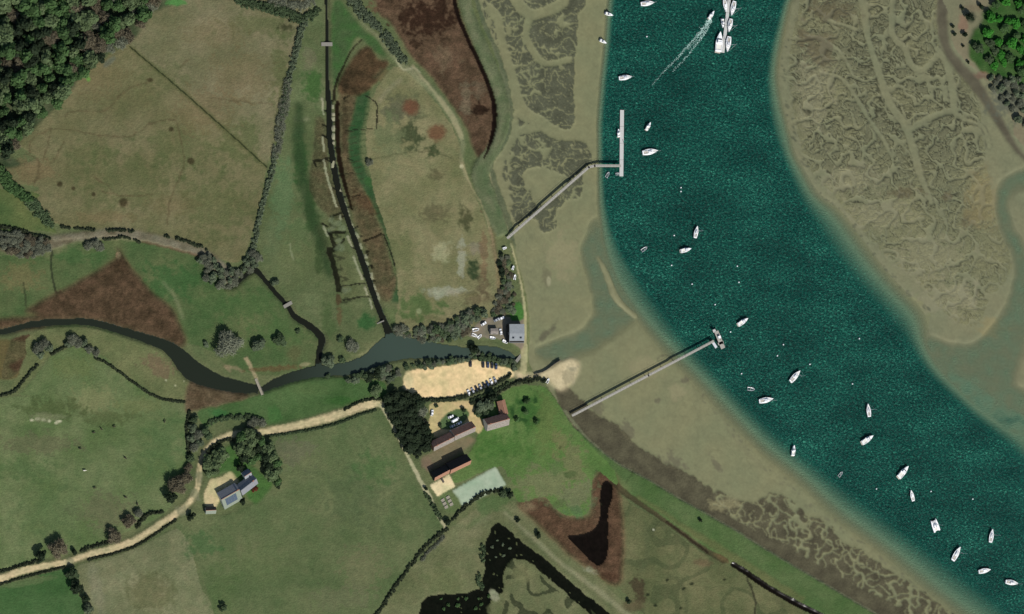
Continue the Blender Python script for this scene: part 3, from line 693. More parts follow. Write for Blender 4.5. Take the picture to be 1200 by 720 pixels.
# reed bed and pond in the south
m = poly([(606, 590), (622, 586), (636, 583), (648, 596), (660, 605), (680, 607), (692, 602), (689, 580), (694, 562), (704, 552), (718, 556), (724, 572), (728, 600), (730, 640), (726, 682), (712, 682), (690, 666), (668, 652), (644, 628), (620, 606)], 1.3)
kr3 = K('reed_bed|s', 'red-brown reed bed around the southern pond', 'reed')
put(m, (88, 52, 42), (104, 66, 52), n14, h=1.5, k=kr3, soft=1.8)
blob(618, 594, 12, 7, (124, 100, 78), .6); blob(700, 600, 8, 30, (104, 68, 56), .4); blob(712, 675, 12, 6, (84, 44, 34), .5)
kpo = K('pond', 'black still pond shaped like a boot among red reeds', 'dwater')
m = poly([(705, 566), (712, 564), (717, 568), (717, 582), (712, 600), (712, 630), (711, 650), (706, 661), (697, 662), (684, 650), (672, 638), (664, 628), (676, 627), (692, 622), (702, 608), (702, 585)], .7)
put(m, (19, 14, 11), k=kpo); hgt -= blur(m, 1) * .7
kd2 = K('ditch|s', 'long ditch behind the southern sea wall, brown turning black', 'dwater')
stroke([(716, 562), (728, 575), (746, 588), (772, 606), (800, 626), (826, 645), (850, 658)], [7, 7, 6, 5, 5, 6, 8], (58, 48, 34), .8, .6, .6, h=-.6)
stroke([(780, 611), (800, 626), (830, 648)], 2.5, (40, 30, 22), .9, .4, .5, h=-.4)
stroke([(856, 660), (872, 670), (900, 689), (930, 706), (965, 724), (1010, 752), (1100, 820)], [6, 7, 7, 7, 7, 7, 7], (16, 12, 9), 1, .2, .4, k=kd2, h=-.3)
blob(846, 655, 12, 4, (86, 72, 48), .6, -32, .4)
# black pond system at the bottom
kbp = K('pond|bottom', 'black weedy pond with long arms at the bottom edge', 'dwater')
m = poly([(576, 618), (584, 613), (596, 622), (610, 634), (628, 648), (648, 664), (668, 682), (690, 700), (708, 714), (730, 735), (745, 760), (720, 745), (694, 722), (664, 697), (640, 676), (620, 660), (606, 655), (594, 662), (588, 680), (590, 690), (582, 688), (570, 694), (563, 684), (568, 668), (566, 650), (570, 632)], 1.6, wl=7) | \
    poly([(494, 706), (505, 698), (524, 697), (545, 695), (560, 690), (575, 688), (590, 692), (575, 704), (572, 730), (548, 722), (520, 726), (494, 730)], 1.6, wl=7)
holes = noise(GX, GY, 8, 71) + .5 * n3
mb = m & (holes < .85)
put(m, (74, 80, 52), amt=.8, soft=.6)
put(mb, (15, 17, 11), k=kbp); hgt -= blur(mb, 1) * .4
blob(612, 690, 18, 28, (96, 100, 70), .5)
rr2 = np.abs(fbm(GX, GY, 34, 2, 63))
m2 = poly([(594, 662), (612, 656), (650, 690), (700, 722), (720, 760), (590, 760), (592, 700)], 1)
w = ((rr2 < .14) * m2 * .85)[..., None]; col = col * (1 - w) + A(46, 52, 34) * w
blob(614, 672, 16, 14, (106, 106, 74), .6); blob(578, 698, 5, 9, (140, 138, 116), .7, 40, .6); blob(575, 715, 6, 8, (96, 100, 70), .5)
stroke([(590, 600), (612, 620), (630, 636), (650, 655), (672, 672), (700, 692), (724, 712), (760, 742)], [3, 4, 5, 5, 5, 6, 6, 6], (134, 130, 104), .65, 1, .8)
stroke([(600, 612), (625, 638), (650, 660), (690, 692), (720, 716)], 4, (82, 88, 60), .5, 1.5)
blob(690, 668, 12, 5, (128, 128, 108), .6, -30, .9)
# gardens and lawns
kla = K('lawn', 'green lawns of the farmhouse garden', 'grass')
m = poly([(556, 482), (575, 470), (600, 454), (632, 452), (650, 468), (664, 492), (690, 522), (716, 548), (722, 568), (700, 552), (694, 560), (688, 600), (664, 604), (648, 594), (636, 582), (608, 588), (596, 566), (588, 548), (566, 552), (535, 566), (528, 560), (546, 536), (558, 512)], 1)
put(m, (72, 102, 48), (84, 106, 58), n40, h=1.5, k=kla)
for b in [(618, 482, 22, 22, (48, 84, 36), .6), (590, 525, 40, 14, (60, 96, 40), .5), (640, 500, 16, 40, (92, 104, 58), .5), (645, 566, 46, 22, (104, 108, 74), .75), (675, 580, 22, 24, (100, 104, 74), .7), (672, 545, 16, 26, (102, 104, 70), .7), (650, 548, 12, 8, (80, 100, 58), .5), (668, 556, 8, 5, (66, 84, 46), .5), (655, 590, 10, 5, (72, 88, 50), .5), (655, 520, 10, 16, (110, 104, 72), .5), (672, 600, 14, 8, (70, 100, 60), .5), (655, 525, 4, 3, (56, 66, 36), .5)]:
    blob(*b[:4], b[4], b[5], 0, .9)
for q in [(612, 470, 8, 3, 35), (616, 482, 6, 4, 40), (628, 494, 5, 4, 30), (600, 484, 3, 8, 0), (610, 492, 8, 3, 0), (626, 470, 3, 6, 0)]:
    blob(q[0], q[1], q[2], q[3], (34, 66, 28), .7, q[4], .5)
ktr = K('meadow|car_park', 'grassy verge between the stream and the car park', 'grass')
m = poly([(455, 440), (480, 428), (520, 424), (560, 422), (600, 430), (606, 424), (606, 440), (640, 445), (636, 452), (600, 452), (572, 472), (548, 478), (520, 472), (490, 472), (470, 462), (452, 458)], 1)
put(m, (74, 84, 54), (86, 92, 64), n14, h=1.5, k=ktr)
kcp = K('car_park', 'bright sandy gravel car park beside the stream', 'gravel')
m = poly([(472, 446), (477, 437), (488, 433), (510, 430), (535, 427), (550, 423), (562, 423), (578, 428), (592, 431), (600, 434), (602, 441), (590, 444), (575, 448), (560, 455), (545, 462), (525, 465), (503, 466), (482, 464), (474, 456)], .8)
put(m, (222, 192, 146), (204, 178, 136), n40, h=1.5, k=kcp, soft=.7)
blob(478, 448, 7, 14, (196, 178, 138), .7); blob(490, 440, 16, 4, (186, 166, 126), .5); blob(580, 436, 16, 5, (214, 180, 140), .5)
kap = K('slipway', 'pale sand and shingle slipway fanning down to the creek', 'gravel')
m = poly([(600, 434), (609, 436), (613, 439), (622, 438), (634, 436), (648, 430), (660, 422), (671, 420), (678, 426), (675, 440), (667, 452), (656, 458), (646, 450), (640, 443), (622, 442), (606, 443)], 1)
put(m, (204, 186, 152), (188, 170, 138), n14, h=1.2, k=kap, soft=2.6)
blob(666, 440, 9, 12, (160, 148, 120), .6, 0, .9); blob(672, 432, 8, 4, (150, 142, 118), .5, 0, .8)
hgt[m & (GX > 630)] = (1.2 - (GX - 630) / 40.0 * .6)[m & (GX > 630)]
klw = K('lane|quay', 'pale straight lane along the quay wall', 'gravel')
m = ribbon([(598, 285), (604, 308), (609, 330), (613, 355), (614, 372), (613, 392), (613, 410), (613, 424), (611, 438)], [2.5, 2.5, 2.5, 3, 4, 6, 8, 8, 8], .5)
put(m, (158, 152, 116), (146, 140, 106), n14, h=1.9, k=klw, soft=.6)
stroke([(598, 282), (607, 310), (613, 336), (617, 362), (619, 392), (618, 430)], 2.4, (110, 112, 76), .6, .7)
stroke([(621, 375), (622, 400), (622, 430)], 3, (122, 120, 88), .6, .8, h=.5)
# boatyard apron
kby = K('boatyard', 'grey hard standing around the boat shed', 'gravel')
m = poly([(548, 394), (556, 382), (566, 374), (580, 371), (592, 372), (600, 372), (612, 372), (612, 408), (602, 404), (590, 398), (575, 396), (558, 396)], .9)
put(m, (112, 104, 92), (128, 116, 102), n14, h=1.7, k=kby, soft=.6)
m = poly([(600, 358), (608, 354), (612, 362), (612, 374), (598, 375)], .5); put(m, (60, 104, 44), h=1.7, k=kla, soft=.6)
# farm courtyard
kcy = K('courtyard', 'sandy gravel courtyard with a turning circle', 'gravel')
m = poly([(495, 508), (503, 490), (502, 476), (512, 471), (530, 471), (546, 469), (554, 476), (560, 488), (566, 498), (560, 508), (550, 502), (538, 512), (520, 514), (508, 513)], .6)
put(m, (190, 168, 122), (170, 150, 110), n14, h=1.5, k=kcy, soft=.6)
kci = K('lawn|circle', 'oval lawn island in the middle of the courtyard', 'grass')
m = poly([(514, 500), (516, 492), (524, 484), (536, 479), (546, 480), (549, 486), (544, 494), (532, 502), (520, 504)], .4)
put(m, (82, 100, 66), (74, 96, 58), k=kci, soft=.6)
m = poly([(492, 538), (506, 530), (520, 520), (548, 512), (556, 516), (540, 530), (520, 545), (505, 555)], 1); put(m, (120, 104, 82), (100, 96, 74), n14, k=kby, soft=1)
blob(500, 545, 8, 10, (112, 92, 78), .6)
kte = K('terrace', 'cream paved terrace south of the barn', 'gravel')
m = poly([(502.5, 569), (525.5, 556), (532.5, 570), (512, 582)], 0, False)
put(m, (202, 184, 148), (210, 192, 156), h=1.6, k=kte, soft=.5)
ktc = K('tennis_court', 'pale grey-green rectangular court with soft edges', 'court')
m = poly([(529, 575), (580, 547), (592, 568), (541, 594)], .3, False)
put(m, (156, 168, 150), (148, 164, 144), n40, h=1.6, k=ktc, soft=.8)
m = poly([(513, 583), (528, 576), (540, 594), (530, 602), (520, 596)], .8); put(m, (86, 100, 62), soft=1)
# cottage garden
kco = K('yard', 'cream gravel yard in front of the cottage', 'gravel')
m = poly([(240, 592), (238, 580), (242, 570), (246, 562), (256, 560), (264, 556), (268, 552), (275, 556), (280, 562), (276, 574), (262, 580), (250, 596)], .8)
put(m, (186, 170, 130), (176, 160, 124), n14, h=1.5, k=kco, soft=.7)
kcl = K('lawn|cottage', 'small bright lawn behind the cottage', 'grass')
m = poly([(246, 540), (258, 528), (272, 522), (280, 530), (290, 542), (306, 554), (318, 566), (310, 580), (296, 590), (276, 560), (266, 552), (250, 558)], 1)
put(m, (66, 98, 46), (58, 88, 44), n14, h=1.5, k=kcl, soft=1)

# general small-scale mottling of the land
land = ~m_tidal
reeds = np.isin(cls, [kr, kr2, kr3, kru])
lum = (col @ np.array([.25, .6, .15]))[..., None]
ds = np.where(reeds, .5, np.where(land, .07, .04))[..., None]
col = col * (1 - ds) + lum * ds * np.where(reeds[..., None], np.array([1.08, 1.02, .74]), 1.0)
col *= np.where(reeds[..., None], np.array([.9, .94, .74]), 1)
col *= np.where(land[..., None] & ~reeds[..., None], np.array([1.08, 1.11, .97]), np.where(reeds[..., None], 1.0, np.array([.97, 1.0, .9])))
mot = 1 + .075 * n3 + .08 * n6 + .055 * n14 + .045 * n40 + .05 * n110
hue = .04 * n14 + .02 * n40 + .03 * n6
col *= np.where(land[..., None], 1 + hue[..., None] * np.array([1.0, -.35, .3]), 1)
col *= np.where(land, mot, 1 + .04 * n3 + .035 * n6)[..., None]
col *= np.where(reeds, 1 + .16 * n3 + .12 * n6 + .12 * nst, 1)[..., None]
lines = np.sin((GX * .62 + GY * .78) * 1.15) * np.clip(n40 + .2, 0, 1) * np.isin(cls, [kf, kc2]) + np.sin((GX * .9 - GY * .45) * .9) * np.clip(n110 + .1, 0, 1) * np.isin(cls, [kcf, ksw])
col *= (1 + .045 * lines)[..., None]
grav = np.isin(cls, [kl, kl2, kcp, kap, klw, kcy, kco])
col *= np.where(grav, 1 + .06 * n3 + .06 * n6 + .05 * n14 + .05 * n40, 1)[..., None]
hgt += np.where(reeds, .18 * n3 + .2 * n6, 0) + np.where(land & ~reeds, .05 * n6 + .08 * n14, .02 * n6)
hs = blur(hgt, 1.0)
hgt = np.where(np.isin(cls, [ksm, kss, kse, kdb]), hgt * .6 + hs * .4, hs)
GZ = hgt
GWX, GWY = P(GX, GY, 0.0)


def ground_z(px, py):
    i = np.clip(np.searchsorted(YS, py), 0, NY - 1)
    j = np.clip(np.searchsorted(XS, px), 0, NX - 1)
    return float(GZ[i, j])
# ------------------------------------------------------------------ materials
def mat(name):
    m = bpy.data.materials.new(name)
    m.use_nodes = True
    nt = m.node_tree
    b = nt.nodes['Principled BSDF']
    return m, nt, b


def nd(nt, t, **kw):
    n = nt.nodes.new(t)
    for k, v in kw.items():
        setattr(n, k, v)
    return n


def ground_mat(name, rough, scales, amp, bump, bscale, spec=.2):
    m, nt, b = mat(name)
    at = nd(nt, 'ShaderNodeAttribute', attribute_name='cover')
    geo = nd(nt, 'ShaderNodeNewGeometry')
    prev = at.outputs['Color']
    for s, a in zip(scales, amp):
        n = nd(nt, 'ShaderNodeTexNoise')
        n.inputs['Scale'].default_value = s
        n.inputs['Detail'].default_value = 3
        nt.links.new(geo.outputs['Position'], n.inputs['Vector'])
        mr = nd(nt, 'ShaderNodeMapRange')
        mr.inputs['From Min'].default_value = .3
        mr.inputs['From Max'].default_value = .7
        mr.inputs['To Min'].default_value = 1 - a
        mr.inputs['To Max'].default_value = 1 + a
        nt.links.new(n.outputs['Fac'], mr.inputs['Value'])
        mx = nd(nt, 'ShaderNodeVectorMath', operation='SCALE')
        nt.links.new(prev, mx.inputs[0])
        nt.links.new(mr.outputs[0], mx.inputs['Scale'])
        prev = mx.outputs[0]
    nt.links.new(prev, b.inputs['Base Color'])
    b.inputs['Roughness'].default_value = rough
    b.inputs['Specular IOR Level'].default_value = spec
    n = nd(nt, 'ShaderNodeTexNoise')
    n.inputs['Scale'].default_value = bscale
    n.inputs['Detail'].default_value = 4
    nt.links.new(geo.outputs['Position'], n.inputs['Vector'])
    bp = nd(nt, 'ShaderNodeBump')
    bp.inputs['Strength'].default_value = bump
    bp.inputs['Distance'].default_value = .5
    nt.links.new(n.outputs['Fac'], bp.inputs['Height'])
    nt.links.new(bp.outputs[0], b.inputs['Normal'])
    return m


GM = {'grass': ground_mat('grass', .95, (1.3, .45, .12), (.13, .08, .05), .7, .8, .1),
      'mud': ground_mat('mud', .7, (.5, .1), (.05, .04), .25, .35, .25),
      'marsh': ground_mat('marsh', .95, (.8, .2), (.12, .07), .6, .7, .1),
      'reed': ground_mat('reed', .95, (1.1, .3), (.2, .1), .9, .9, .05),
      'gravel': ground_mat('gravel', .95, (.9, .15), (.06, .05), .3, .8, .1),
      'court': ground_mat('court', .9, (.6, .1), (.02, .03), .1, .5, .1),
      'dwater': ground_mat('dark_water', .2, (.6, .2), (.2, .15), .05, .4, .05)}


def prop(o, label=None, cat=None, group=None, kind=None):
    if label:
        o['label'] = label
    if cat:
        o['category'] = cat
    if group:
        o['group'] = group
    if kind:
        o['kind'] = kind
    return o


def grid_object(name, cells, z, attrs, material, colour=None):
    """mesh of the raster cells (bool array NY-1 x NX-1)"""
    ii, jj = np.nonzero(cells)
    idx = np.arange(NY * NX).reshape(NY, NX)
    q = np.column_stack([idx[ii, jj], idx[ii + 1, jj], idx[ii + 1, jj + 1], idx[ii, jj + 1]])
    used, inv = np.unique(q, return_inverse=True)
    inv = inv.reshape(-1).astype(np.int32)
    co = np.column_stack([GWX.ravel()[used], GWY.ravel()[used], np.broadcast_to(z, (NY, NX)).ravel()[used]]).astype(np.float32)
    me = bpy.data.meshes.new(name)
    me.vertices.add(len(used))
    me.vertices.foreach_set('co', co.ravel())
    me.loops.add(len(inv))
    me.loops.foreach_set('vertex_index', inv)
    nf = len(q)
    me.polygons.add(nf)
    me.polygons.foreach_set('loop_start', np.arange(0, nf * 4, 4, dtype=np.int32))
    me.polygons.foreach_set('use_smooth', np.ones(nf, bool))
    me.update(calc_edges=True)
    if colour is not None:
        at = me.attributes.new('cover', 'FLOAT_COLOR', 'POINT')
        c = np.column_stack([colour.reshape(-1, 3)[used], np.ones(len(used))]).astype(np.float32)
        at.data.foreach_set('color', c.ravel())
    for an, av in attrs.items():
        at = me.attributes.new(an, 'FLOAT', 'POINT')
        at.data.foreach_set('value', av.ravel()[used].astype(np.float32))
    me.materials.append(material)
    o = bpy.data.objects.new(name, me)
    COL.objects.link(o)
    return o


cell_cls = cls[:-1, :-1]
col = np.clip(col, 0.002, .85)
for k, key in enumerate(NAMES):
    sel = cell_cls == k
    if not sel.any():
        continue
    label, mt = INFO[key]
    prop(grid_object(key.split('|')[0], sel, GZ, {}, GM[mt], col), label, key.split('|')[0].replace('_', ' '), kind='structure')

# --- river water: murky over the shallows, closing to deep green
m, nt, b = mat('river_water')
b.inputs['Roughness'].default_value = .3
b.inputs['Specular IOR Level'].default_value = .06
geo = nd(nt, 'ShaderNodeNewGeometry')
mp = nd(nt, 'ShaderNodeMapping'); mp.inputs['Scale'].default_value = (.85, 1.3, 1); mp.inputs['Rotation'].default_value = (0, 0, .25)
nt.links.new(geo.outputs['Position'], mp.inputs[0])
wv = nd(nt, 'ShaderNodeTexNoise'); wv.inputs['Scale'].default_value = .62; wv.inputs['Detail'].default_value = 3; wv.inputs['Roughness'].default_value = .8; wv.inputs['Distortion'].default_value = .5
nt.links.new(mp.outputs[0], wv.inputs['Vector'])
sw = nd(nt, 'ShaderNodeTexNoise'); sw.inputs['Scale'].default_value = .03; sw.inputs['Detail'].default_value = 4
mp2 = nd(nt, 'ShaderNodeMapping'); mp2.inputs['Scale'].default_value = (.7, 1.5, 1); mp2.inputs['Rotation'].default_value = (0, 0, .15)
nt.links.new(geo.outputs['Position'], mp2.inputs[0]); nt.links.new(mp2.outputs[0], sw.inputs['Vector'])
ad = nd(nt, 'ShaderNodeMath', operation='MULTIPLY_ADD'); ad.inputs[1].default_value = 1.0
nt.links.new(sw.outputs['Fac'], ad.inputs[0]); nt.links.new(wv.outputs['Fac'], ad.inputs[2])
bp = nd(nt, 'ShaderNodeBump'); bp.inputs['Strength'].default_value = .8; bp.inputs['Distance'].default_value = 1.2
nt.links.new(ad.outputs[0], bp.inputs['Height']); nt.links.new(bp.outputs[0], b.inputs['Normal'])
ra = nd(nt, 'ShaderNodeValToRGB')  # wave glints and dark troughs painted into the water colour
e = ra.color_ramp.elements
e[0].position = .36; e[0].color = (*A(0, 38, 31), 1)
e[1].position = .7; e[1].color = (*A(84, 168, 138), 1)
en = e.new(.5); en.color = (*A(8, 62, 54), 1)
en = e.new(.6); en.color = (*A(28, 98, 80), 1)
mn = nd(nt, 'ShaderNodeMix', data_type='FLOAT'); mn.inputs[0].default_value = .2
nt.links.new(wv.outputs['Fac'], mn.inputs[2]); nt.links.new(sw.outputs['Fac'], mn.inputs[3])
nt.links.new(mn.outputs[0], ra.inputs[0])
dp = nd(nt, 'ShaderNodeAttribute', attribute_name='depth')
mk = nd(nt, 'ShaderNodeValToRGB')
k_ = mk.color_ramp.elements
k_[0].position = .0; k_[0].color = (*A(124, 130, 100), 1)
k_[1].position = .62; k_[1].color = (*A(22, 86, 70), 1)
k2 = k_.new(.3); k2.color = (*A(98, 122, 94), 1)
nt.links.new(dp.outputs['Fac'], mk.inputs[0])
f2 = nd(nt, 'ShaderNodeMapRange'); f2.interpolation_type = 'SMOOTHSTEP'
f2.inputs['From Min'].default_value = .2; f2.inputs['From Max'].default_value = .8
nt.links.new(dp.outputs['Fac'], f2.inputs['Value'])
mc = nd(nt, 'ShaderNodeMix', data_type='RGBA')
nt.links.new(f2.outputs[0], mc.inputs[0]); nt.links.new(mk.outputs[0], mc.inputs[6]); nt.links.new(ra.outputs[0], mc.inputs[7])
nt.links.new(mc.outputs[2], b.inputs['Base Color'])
cl = nd(nt, 'ShaderNodeMapRange')
cl.inputs['From Min'].default_value = .02; cl.inputs['From Max'].default_value = .32
nt.links.new(dp.outputs['Fac'], cl.inputs['Value'])
nt.links.new(cl.outputs[0], b.inputs['Alpha'])
M_RIVER = m
wetc = blur(WD > .02, 2) > .05
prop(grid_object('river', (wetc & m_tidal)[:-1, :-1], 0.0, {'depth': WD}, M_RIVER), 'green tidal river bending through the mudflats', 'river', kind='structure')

# --- still water of the mill stream
m, nt, b = mat('stream_water')
b.inputs['Roughness'].default_value = .3
b.inputs['Specular IOR Level'].default_value = .12
at = nd(nt, 'ShaderNodeAttribute', attribute_name='cover')
nt.links.new(at.outputs['Color'], b.inputs['Base Color'])
n = nd(nt, 'ShaderNodeTexNoise'); n.inputs['Scale'].default_value = .5
geo = nd(nt, 'ShaderNodeNewGeometry'); nt.links.new(geo.outputs['Position'], n.inputs['Vector'])
bp = nd(nt, 'ShaderNodeBump'); bp.inputs['Strength'].default_value = .15; nt.links.new(n.outputs['Fac'], bp.inputs['Height']); nt.links.new(bp.outputs[0], b.inputs['Normal'])
allw = M_STREAM | M_BR | M_DI
sc_ = np.zeros_like(col)
t = sstep(300, 470, GX)[..., None]
sc_[:] = A(34, 40, 30) * (1 - t) + A(60, 74, 64) * t
tt = ((M_BR | M_DI) & ~(blur(M_STREAM, 3) > .2))
sc_[tt] = A(26, 28, 20)
prop(grid_object('stream', allw[:-1, :-1], 0.42, {}, m, sc_), 'dark mill stream and its branches winding through the meadows', 'stream', kind='structure')
# ------------------------------------------------------------------ mesh helpers
class MB:
    def __init__(self):
        self.v, self.f = [], []

    def add(self, vs_, fs):
        o = len(self.v)
        self.v += [tuple(p) for p in vs_]
        self.f += [tuple(i + o for i in f) for f in fs]
        return self

    def box(self, cx, cy, cz, sx, sy, sz, rot=0.0):
        c, s = math.cos(rot), math.sin(rot)
        vs_ = []
        for dz in (-.5, .5):
            for dx, dy in ((-.5, -.5), (.5, -.5), (.5, .5), (-.5, .5)):
                x, y = dx * sx, dy * sy
                vs_.append((cx + x * c - y * s, cy + x * s + y * c, cz + dz * sz))
        return self.add(vs_, [(3, 2, 1, 0), (4, 5, 6, 7), (0, 1, 5, 4), (1, 2, 6, 5), (2, 3, 7, 6), (3, 0, 4, 7)])

    def tube(self, p0, p1, r0, r1=None, n=8):
        r1 = r0 if r1 is None else r1
        p0, p1 = Vector(p0), Vector(p1)
        d = (p1 - p0).normalized()
        a = d.orthogonal().normalized()
        b = d.cross(a)
        vs_ = []
        for p, r in ((p0, r0), (p1, r1)):
            for i in range(n):
                t = 2 * math.pi * i / n
                vs_.append(p + (a * math.cos(t) + b * math.sin(t)) * r)
        fs = [(i, (i + 1) % n, n + (i + 1) % n, n + i) for i in range(n)] + [tuple(range(n))[::-1], tuple(range(n, 2 * n))]
        return self.add(vs_, fs)

    def loft(self, rings, cap=True, closed=True):
        n = len(rings[0])
        vs_ = [p for r in rings for p in r]
        fs = []
        for k in range(len(rings) - 1):
            for i in range(n if closed else n - 1):
                j = (i + 1) % n
                fs.append((k * n + i, k * n + j, (k + 1) * n + j, (k + 1) * n + i))
        if cap:
            fs.append(tuple(range(n))[::-1])
            fs.append(tuple((len(rings) - 1) * n + i for i in range(n)))
        return self.add(vs_, fs)

    def mesh(self, name, material, smooth=False):
        me = bpy.data.meshes.new(name)
        me.from_pydata(self.v, [], self.f)
        me.materials.append(material)
        if smooth:
            me.polygons.foreach_set('use_smooth', [True] * len(me.polygons))
        bm = bmesh.new(); bm.from_mesh(me)
        bmesh.ops.recalc_face_normals(bm, faces=bm.faces)
        bm.to_mesh(me); bm.free()
        return me

    def build(self, name, material, parent=None, smooth=False):
        return obj(name, self.mesh(name, material, smooth), parent)


def obj(name, me, parent=None):
    o = bpy.data.objects.new(name, me)
    COL.objects.link(o)
    o.parent = parent
    return o


def empty(name, loc, rz=0.0, scale=None):
    o = bpy.data.objects.new(name, None)
    o.empty_display_size = .5
    COL.objects.link(o)
    o.location = loc
    o.rotation_euler = (0, 0, rz)
    if scale is not None:
        o.scale = scale
    return o


def copy_tree(o, parent=None):
    c = o.copy()
    COL.objects.link(c)
    c.parent = parent
    for ch in o.children:
        copy_tree(ch, c)
    return c


def paint(name, c, rough=.5, spec=.4, amp=.06, scale=1.5, metal=0.0, vary=0.0):
    """plain coloured surface with a little procedural wear; c is the albedo"""
    m, nt, b = mat(name)
    tc = nd(nt, 'ShaderNodeTexCoord')
    n = nd(nt, 'ShaderNodeTexNoise')
    n.inputs['Scale'].default_value = scale
    n.inputs['Detail'].default_value = 3
    nt.links.new(tc.outputs['Object'], n.inputs['Vector'])
    mr = nd(nt, 'ShaderNodeMapRange')
    mr.inputs['From Min'].default_value, mr.inputs['From Max'].default_value = .3, .7
    mr.inputs['To Min'].default_value, mr.inputs['To Max'].default_value = 1 - amp, 1 + amp
    nt.links.new(n.outputs['Fac'], mr.inputs['Value'])
    fac = mr.outputs[0]
    if vary:
        oi = nd(nt, 'ShaderNodeObjectInfo')
        m2 = nd(nt, 'ShaderNodeMapRange')
        m2.inputs['To Min'].default_value, m2.inputs['To Max'].default_value = 1 - vary, 1 + vary
        nt.links.new(oi.outputs['Random'], m2.inputs['Value'])
        mu = nd(nt, 'ShaderNodeMath', operation='MULTIPLY')
        nt.links.new(fac, mu.inputs[0]); nt.links.new(m2.outputs[0], mu.inputs[1])
        fac = mu.outputs[0]
    sc = nd(nt, 'ShaderNodeVectorMath', operation='SCALE')
    sc.inputs[0].default_value = tuple(float(x) for x in c)
    nt.links.new(fac, sc.inputs['Scale'])
    nt.links.new(sc.outputs[0], b.inputs['Base Color'])
    b.inputs['Roughness'].default_value = rough
    b.inputs['Specular IOR Level'].default_value = spec
    b.inputs['Metallic'].default_value = metal
    return m


MT = {
    'gel': paint('white_gelcoat', (.78, .78, .76), .35, .4, .03),
    'deck': paint('grey_deck', (.5, .5, .48), .8, .2, .08),
    'cream': paint('cream_deck', (.62, .6, .53), .7, .2, .06),
    'glass': paint('dark_glass', (.02, .025, .03), .1, .6, .02),
    'alu': paint('aluminium', (.62, .63, .63), .4, .5, .04, metal=.3),
    'navy': paint('navy_canvas', (.03, .05, .12), .8, .2, .1),
    'bluehull': paint('blue_hull', (.04, .07, .15), .35, .4, .05),
    'teak': paint('teak', (.4, .36, .3), .8, .2, .12),
    'rubber': paint('rubber', (.02, .02, .02), .8, .2, .1),
    'grp': paint('grey_tube', (.35, .36, .37), .7, .2, .05),
    'wood': paint('weathered_wood', (.3, .285, .245), .9, .1, .14, 2.5),
    'plank': paint('old_plank', (.19, .18, .15), .9, .1, .15, 2.5),
    'woodd': paint('dark_pile', (.09, .08, .065), .9, .1, .15, 2),
    'pont': paint('pontoon_deck', (.42, .42, .39), .85, .1, .1, 2),
    'orange': paint('orange_buoy', (.5, .18, .05), .5, .3, .05),
    'brick': paint('brick_wall', (.28, .15, .1), .9, .1, .15, 2),
    'render': paint('pale_render', (.55, .53, .48), .9, .1, .06),
    'plaster': paint('cottage_render', (.5, .52, .44), .9, .1, .06),
    'tile': paint('clay_tile', (.33, .17, .115), .9, .1, .25, 1.2),
    'tile2': paint('weathered_tile', (.19, .168, .145), .9, .1, .25, 1.2),
    'pantile': paint('orange_tile', (.23, .125, .08), .9, .1, .2, 1.5),
    'slate': paint('slate', (.15, .155, .165), .7, .3, .14, 1.2),
    'sheet': paint('grey_sheet_roof', (.2, .215, .22), .6, .3, .08, .7),
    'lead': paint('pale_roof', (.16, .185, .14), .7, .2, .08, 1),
    'dark': paint('black_boarding_shade', (.03, .028, .025), .9, .1, .2, 2),  # black boards; on north roof slopes the black stands for shade
    'frame': paint('white_frame', (.7, .7, .68), .6, .3, .03),
    'solar': paint('solar_glass', (.04, .06, .085), .2, .5, .05),
    'redbrick': paint('chimney_brick', (.3, .14, .09), .9, .1, .15, 3),
    'car_w': paint('white_car_paint', (.75, .75, .74), .25, .5, .02),
    'car_s': paint('silver_car_paint', (.4, .41, .42), .3, .5, .03, metal=.3),
    'car_k': paint('dark_car_paint', (.025, .027, .03), .25, .5, .03),
    'car_b': paint('blue_car_paint', (.04, .06, .11), .25, .5, .03),
    'car_r': paint('red_car_paint', (.25, .04, .03), .25, .5, .03),
    'lamp': paint('lamp_glass', (.7, .7, .66), .2, .5, .02),
    'hide': paint('dark_hide', (.035, .025, .02), .8, .2, .2, 3),
    'hidew': paint('pale_hide', (.6, .56, .48), .8, .2, .15, 3),
    'bed': paint('pale_bed_soil', (.24, .215, .16), .95, .1, .15, 3),
    'foam': paint('foam', (.32, .46, .4), .6, .3, .3, .4),
}


# ------------------------------------------------------------------ foliage
def leaf_mat(name, c, vary=.18, amp=.3):
    m = paint(name, A(*c) * 1.25, .8, .15, amp, .55, vary=vary)
    nt = m.node_tree
    b = nt.nodes['Principled BSDF']
    b.inputs['Subsurface Weight'].default_value = 0
    tr = nd(nt, 'ShaderNodeBsdfTranslucent')
    mx = nd(nt, 'ShaderNodeMixShader')
    mx.inputs[0].default_value = .38
    src = b.inputs['Base Color'].links[0].from_socket
    nt.links.new(src, tr.inputs['Color'])
    nt.links.new(b.outputs[0], mx.inputs[1])
    nt.links.new(tr.outputs[0], mx.inputs[2])
    nt.links.new(mx.outputs[0], nt.nodes['Material Output'].inputs['Surface'])
    return m


LM = {'oak': leaf_mat('leaf_mid_green', (92, 108, 72)), 'ever': leaf_mat('leaf_evergreen', (72, 98, 56)), 'dark': leaf_mat('leaf_dark_evergreen', (42, 54, 35), .25),
      'lush': leaf_mat('leaf_lush_green', (56, 118, 40)), 'grey': leaf_mat('bare_grey_twigs', (118, 122, 102), .16), 'brown': leaf_mat('bare_brown_twigs', (112, 105, 84), .15),
      'scrub': leaf_mat('grey_green_scrub', (98, 110, 84), .2), 'sage': leaf_mat('dull_green_scrub', (76, 92, 62), .2), 'hedge': leaf_mat('dark_hedge_leaf', (56, 64, 44), .15), 'red': leaf_mat('red_brown_bush', (104, 56, 38), .1)}
BARK = paint('bark', (.12, .1, .08), .95, .1, .2, 3)


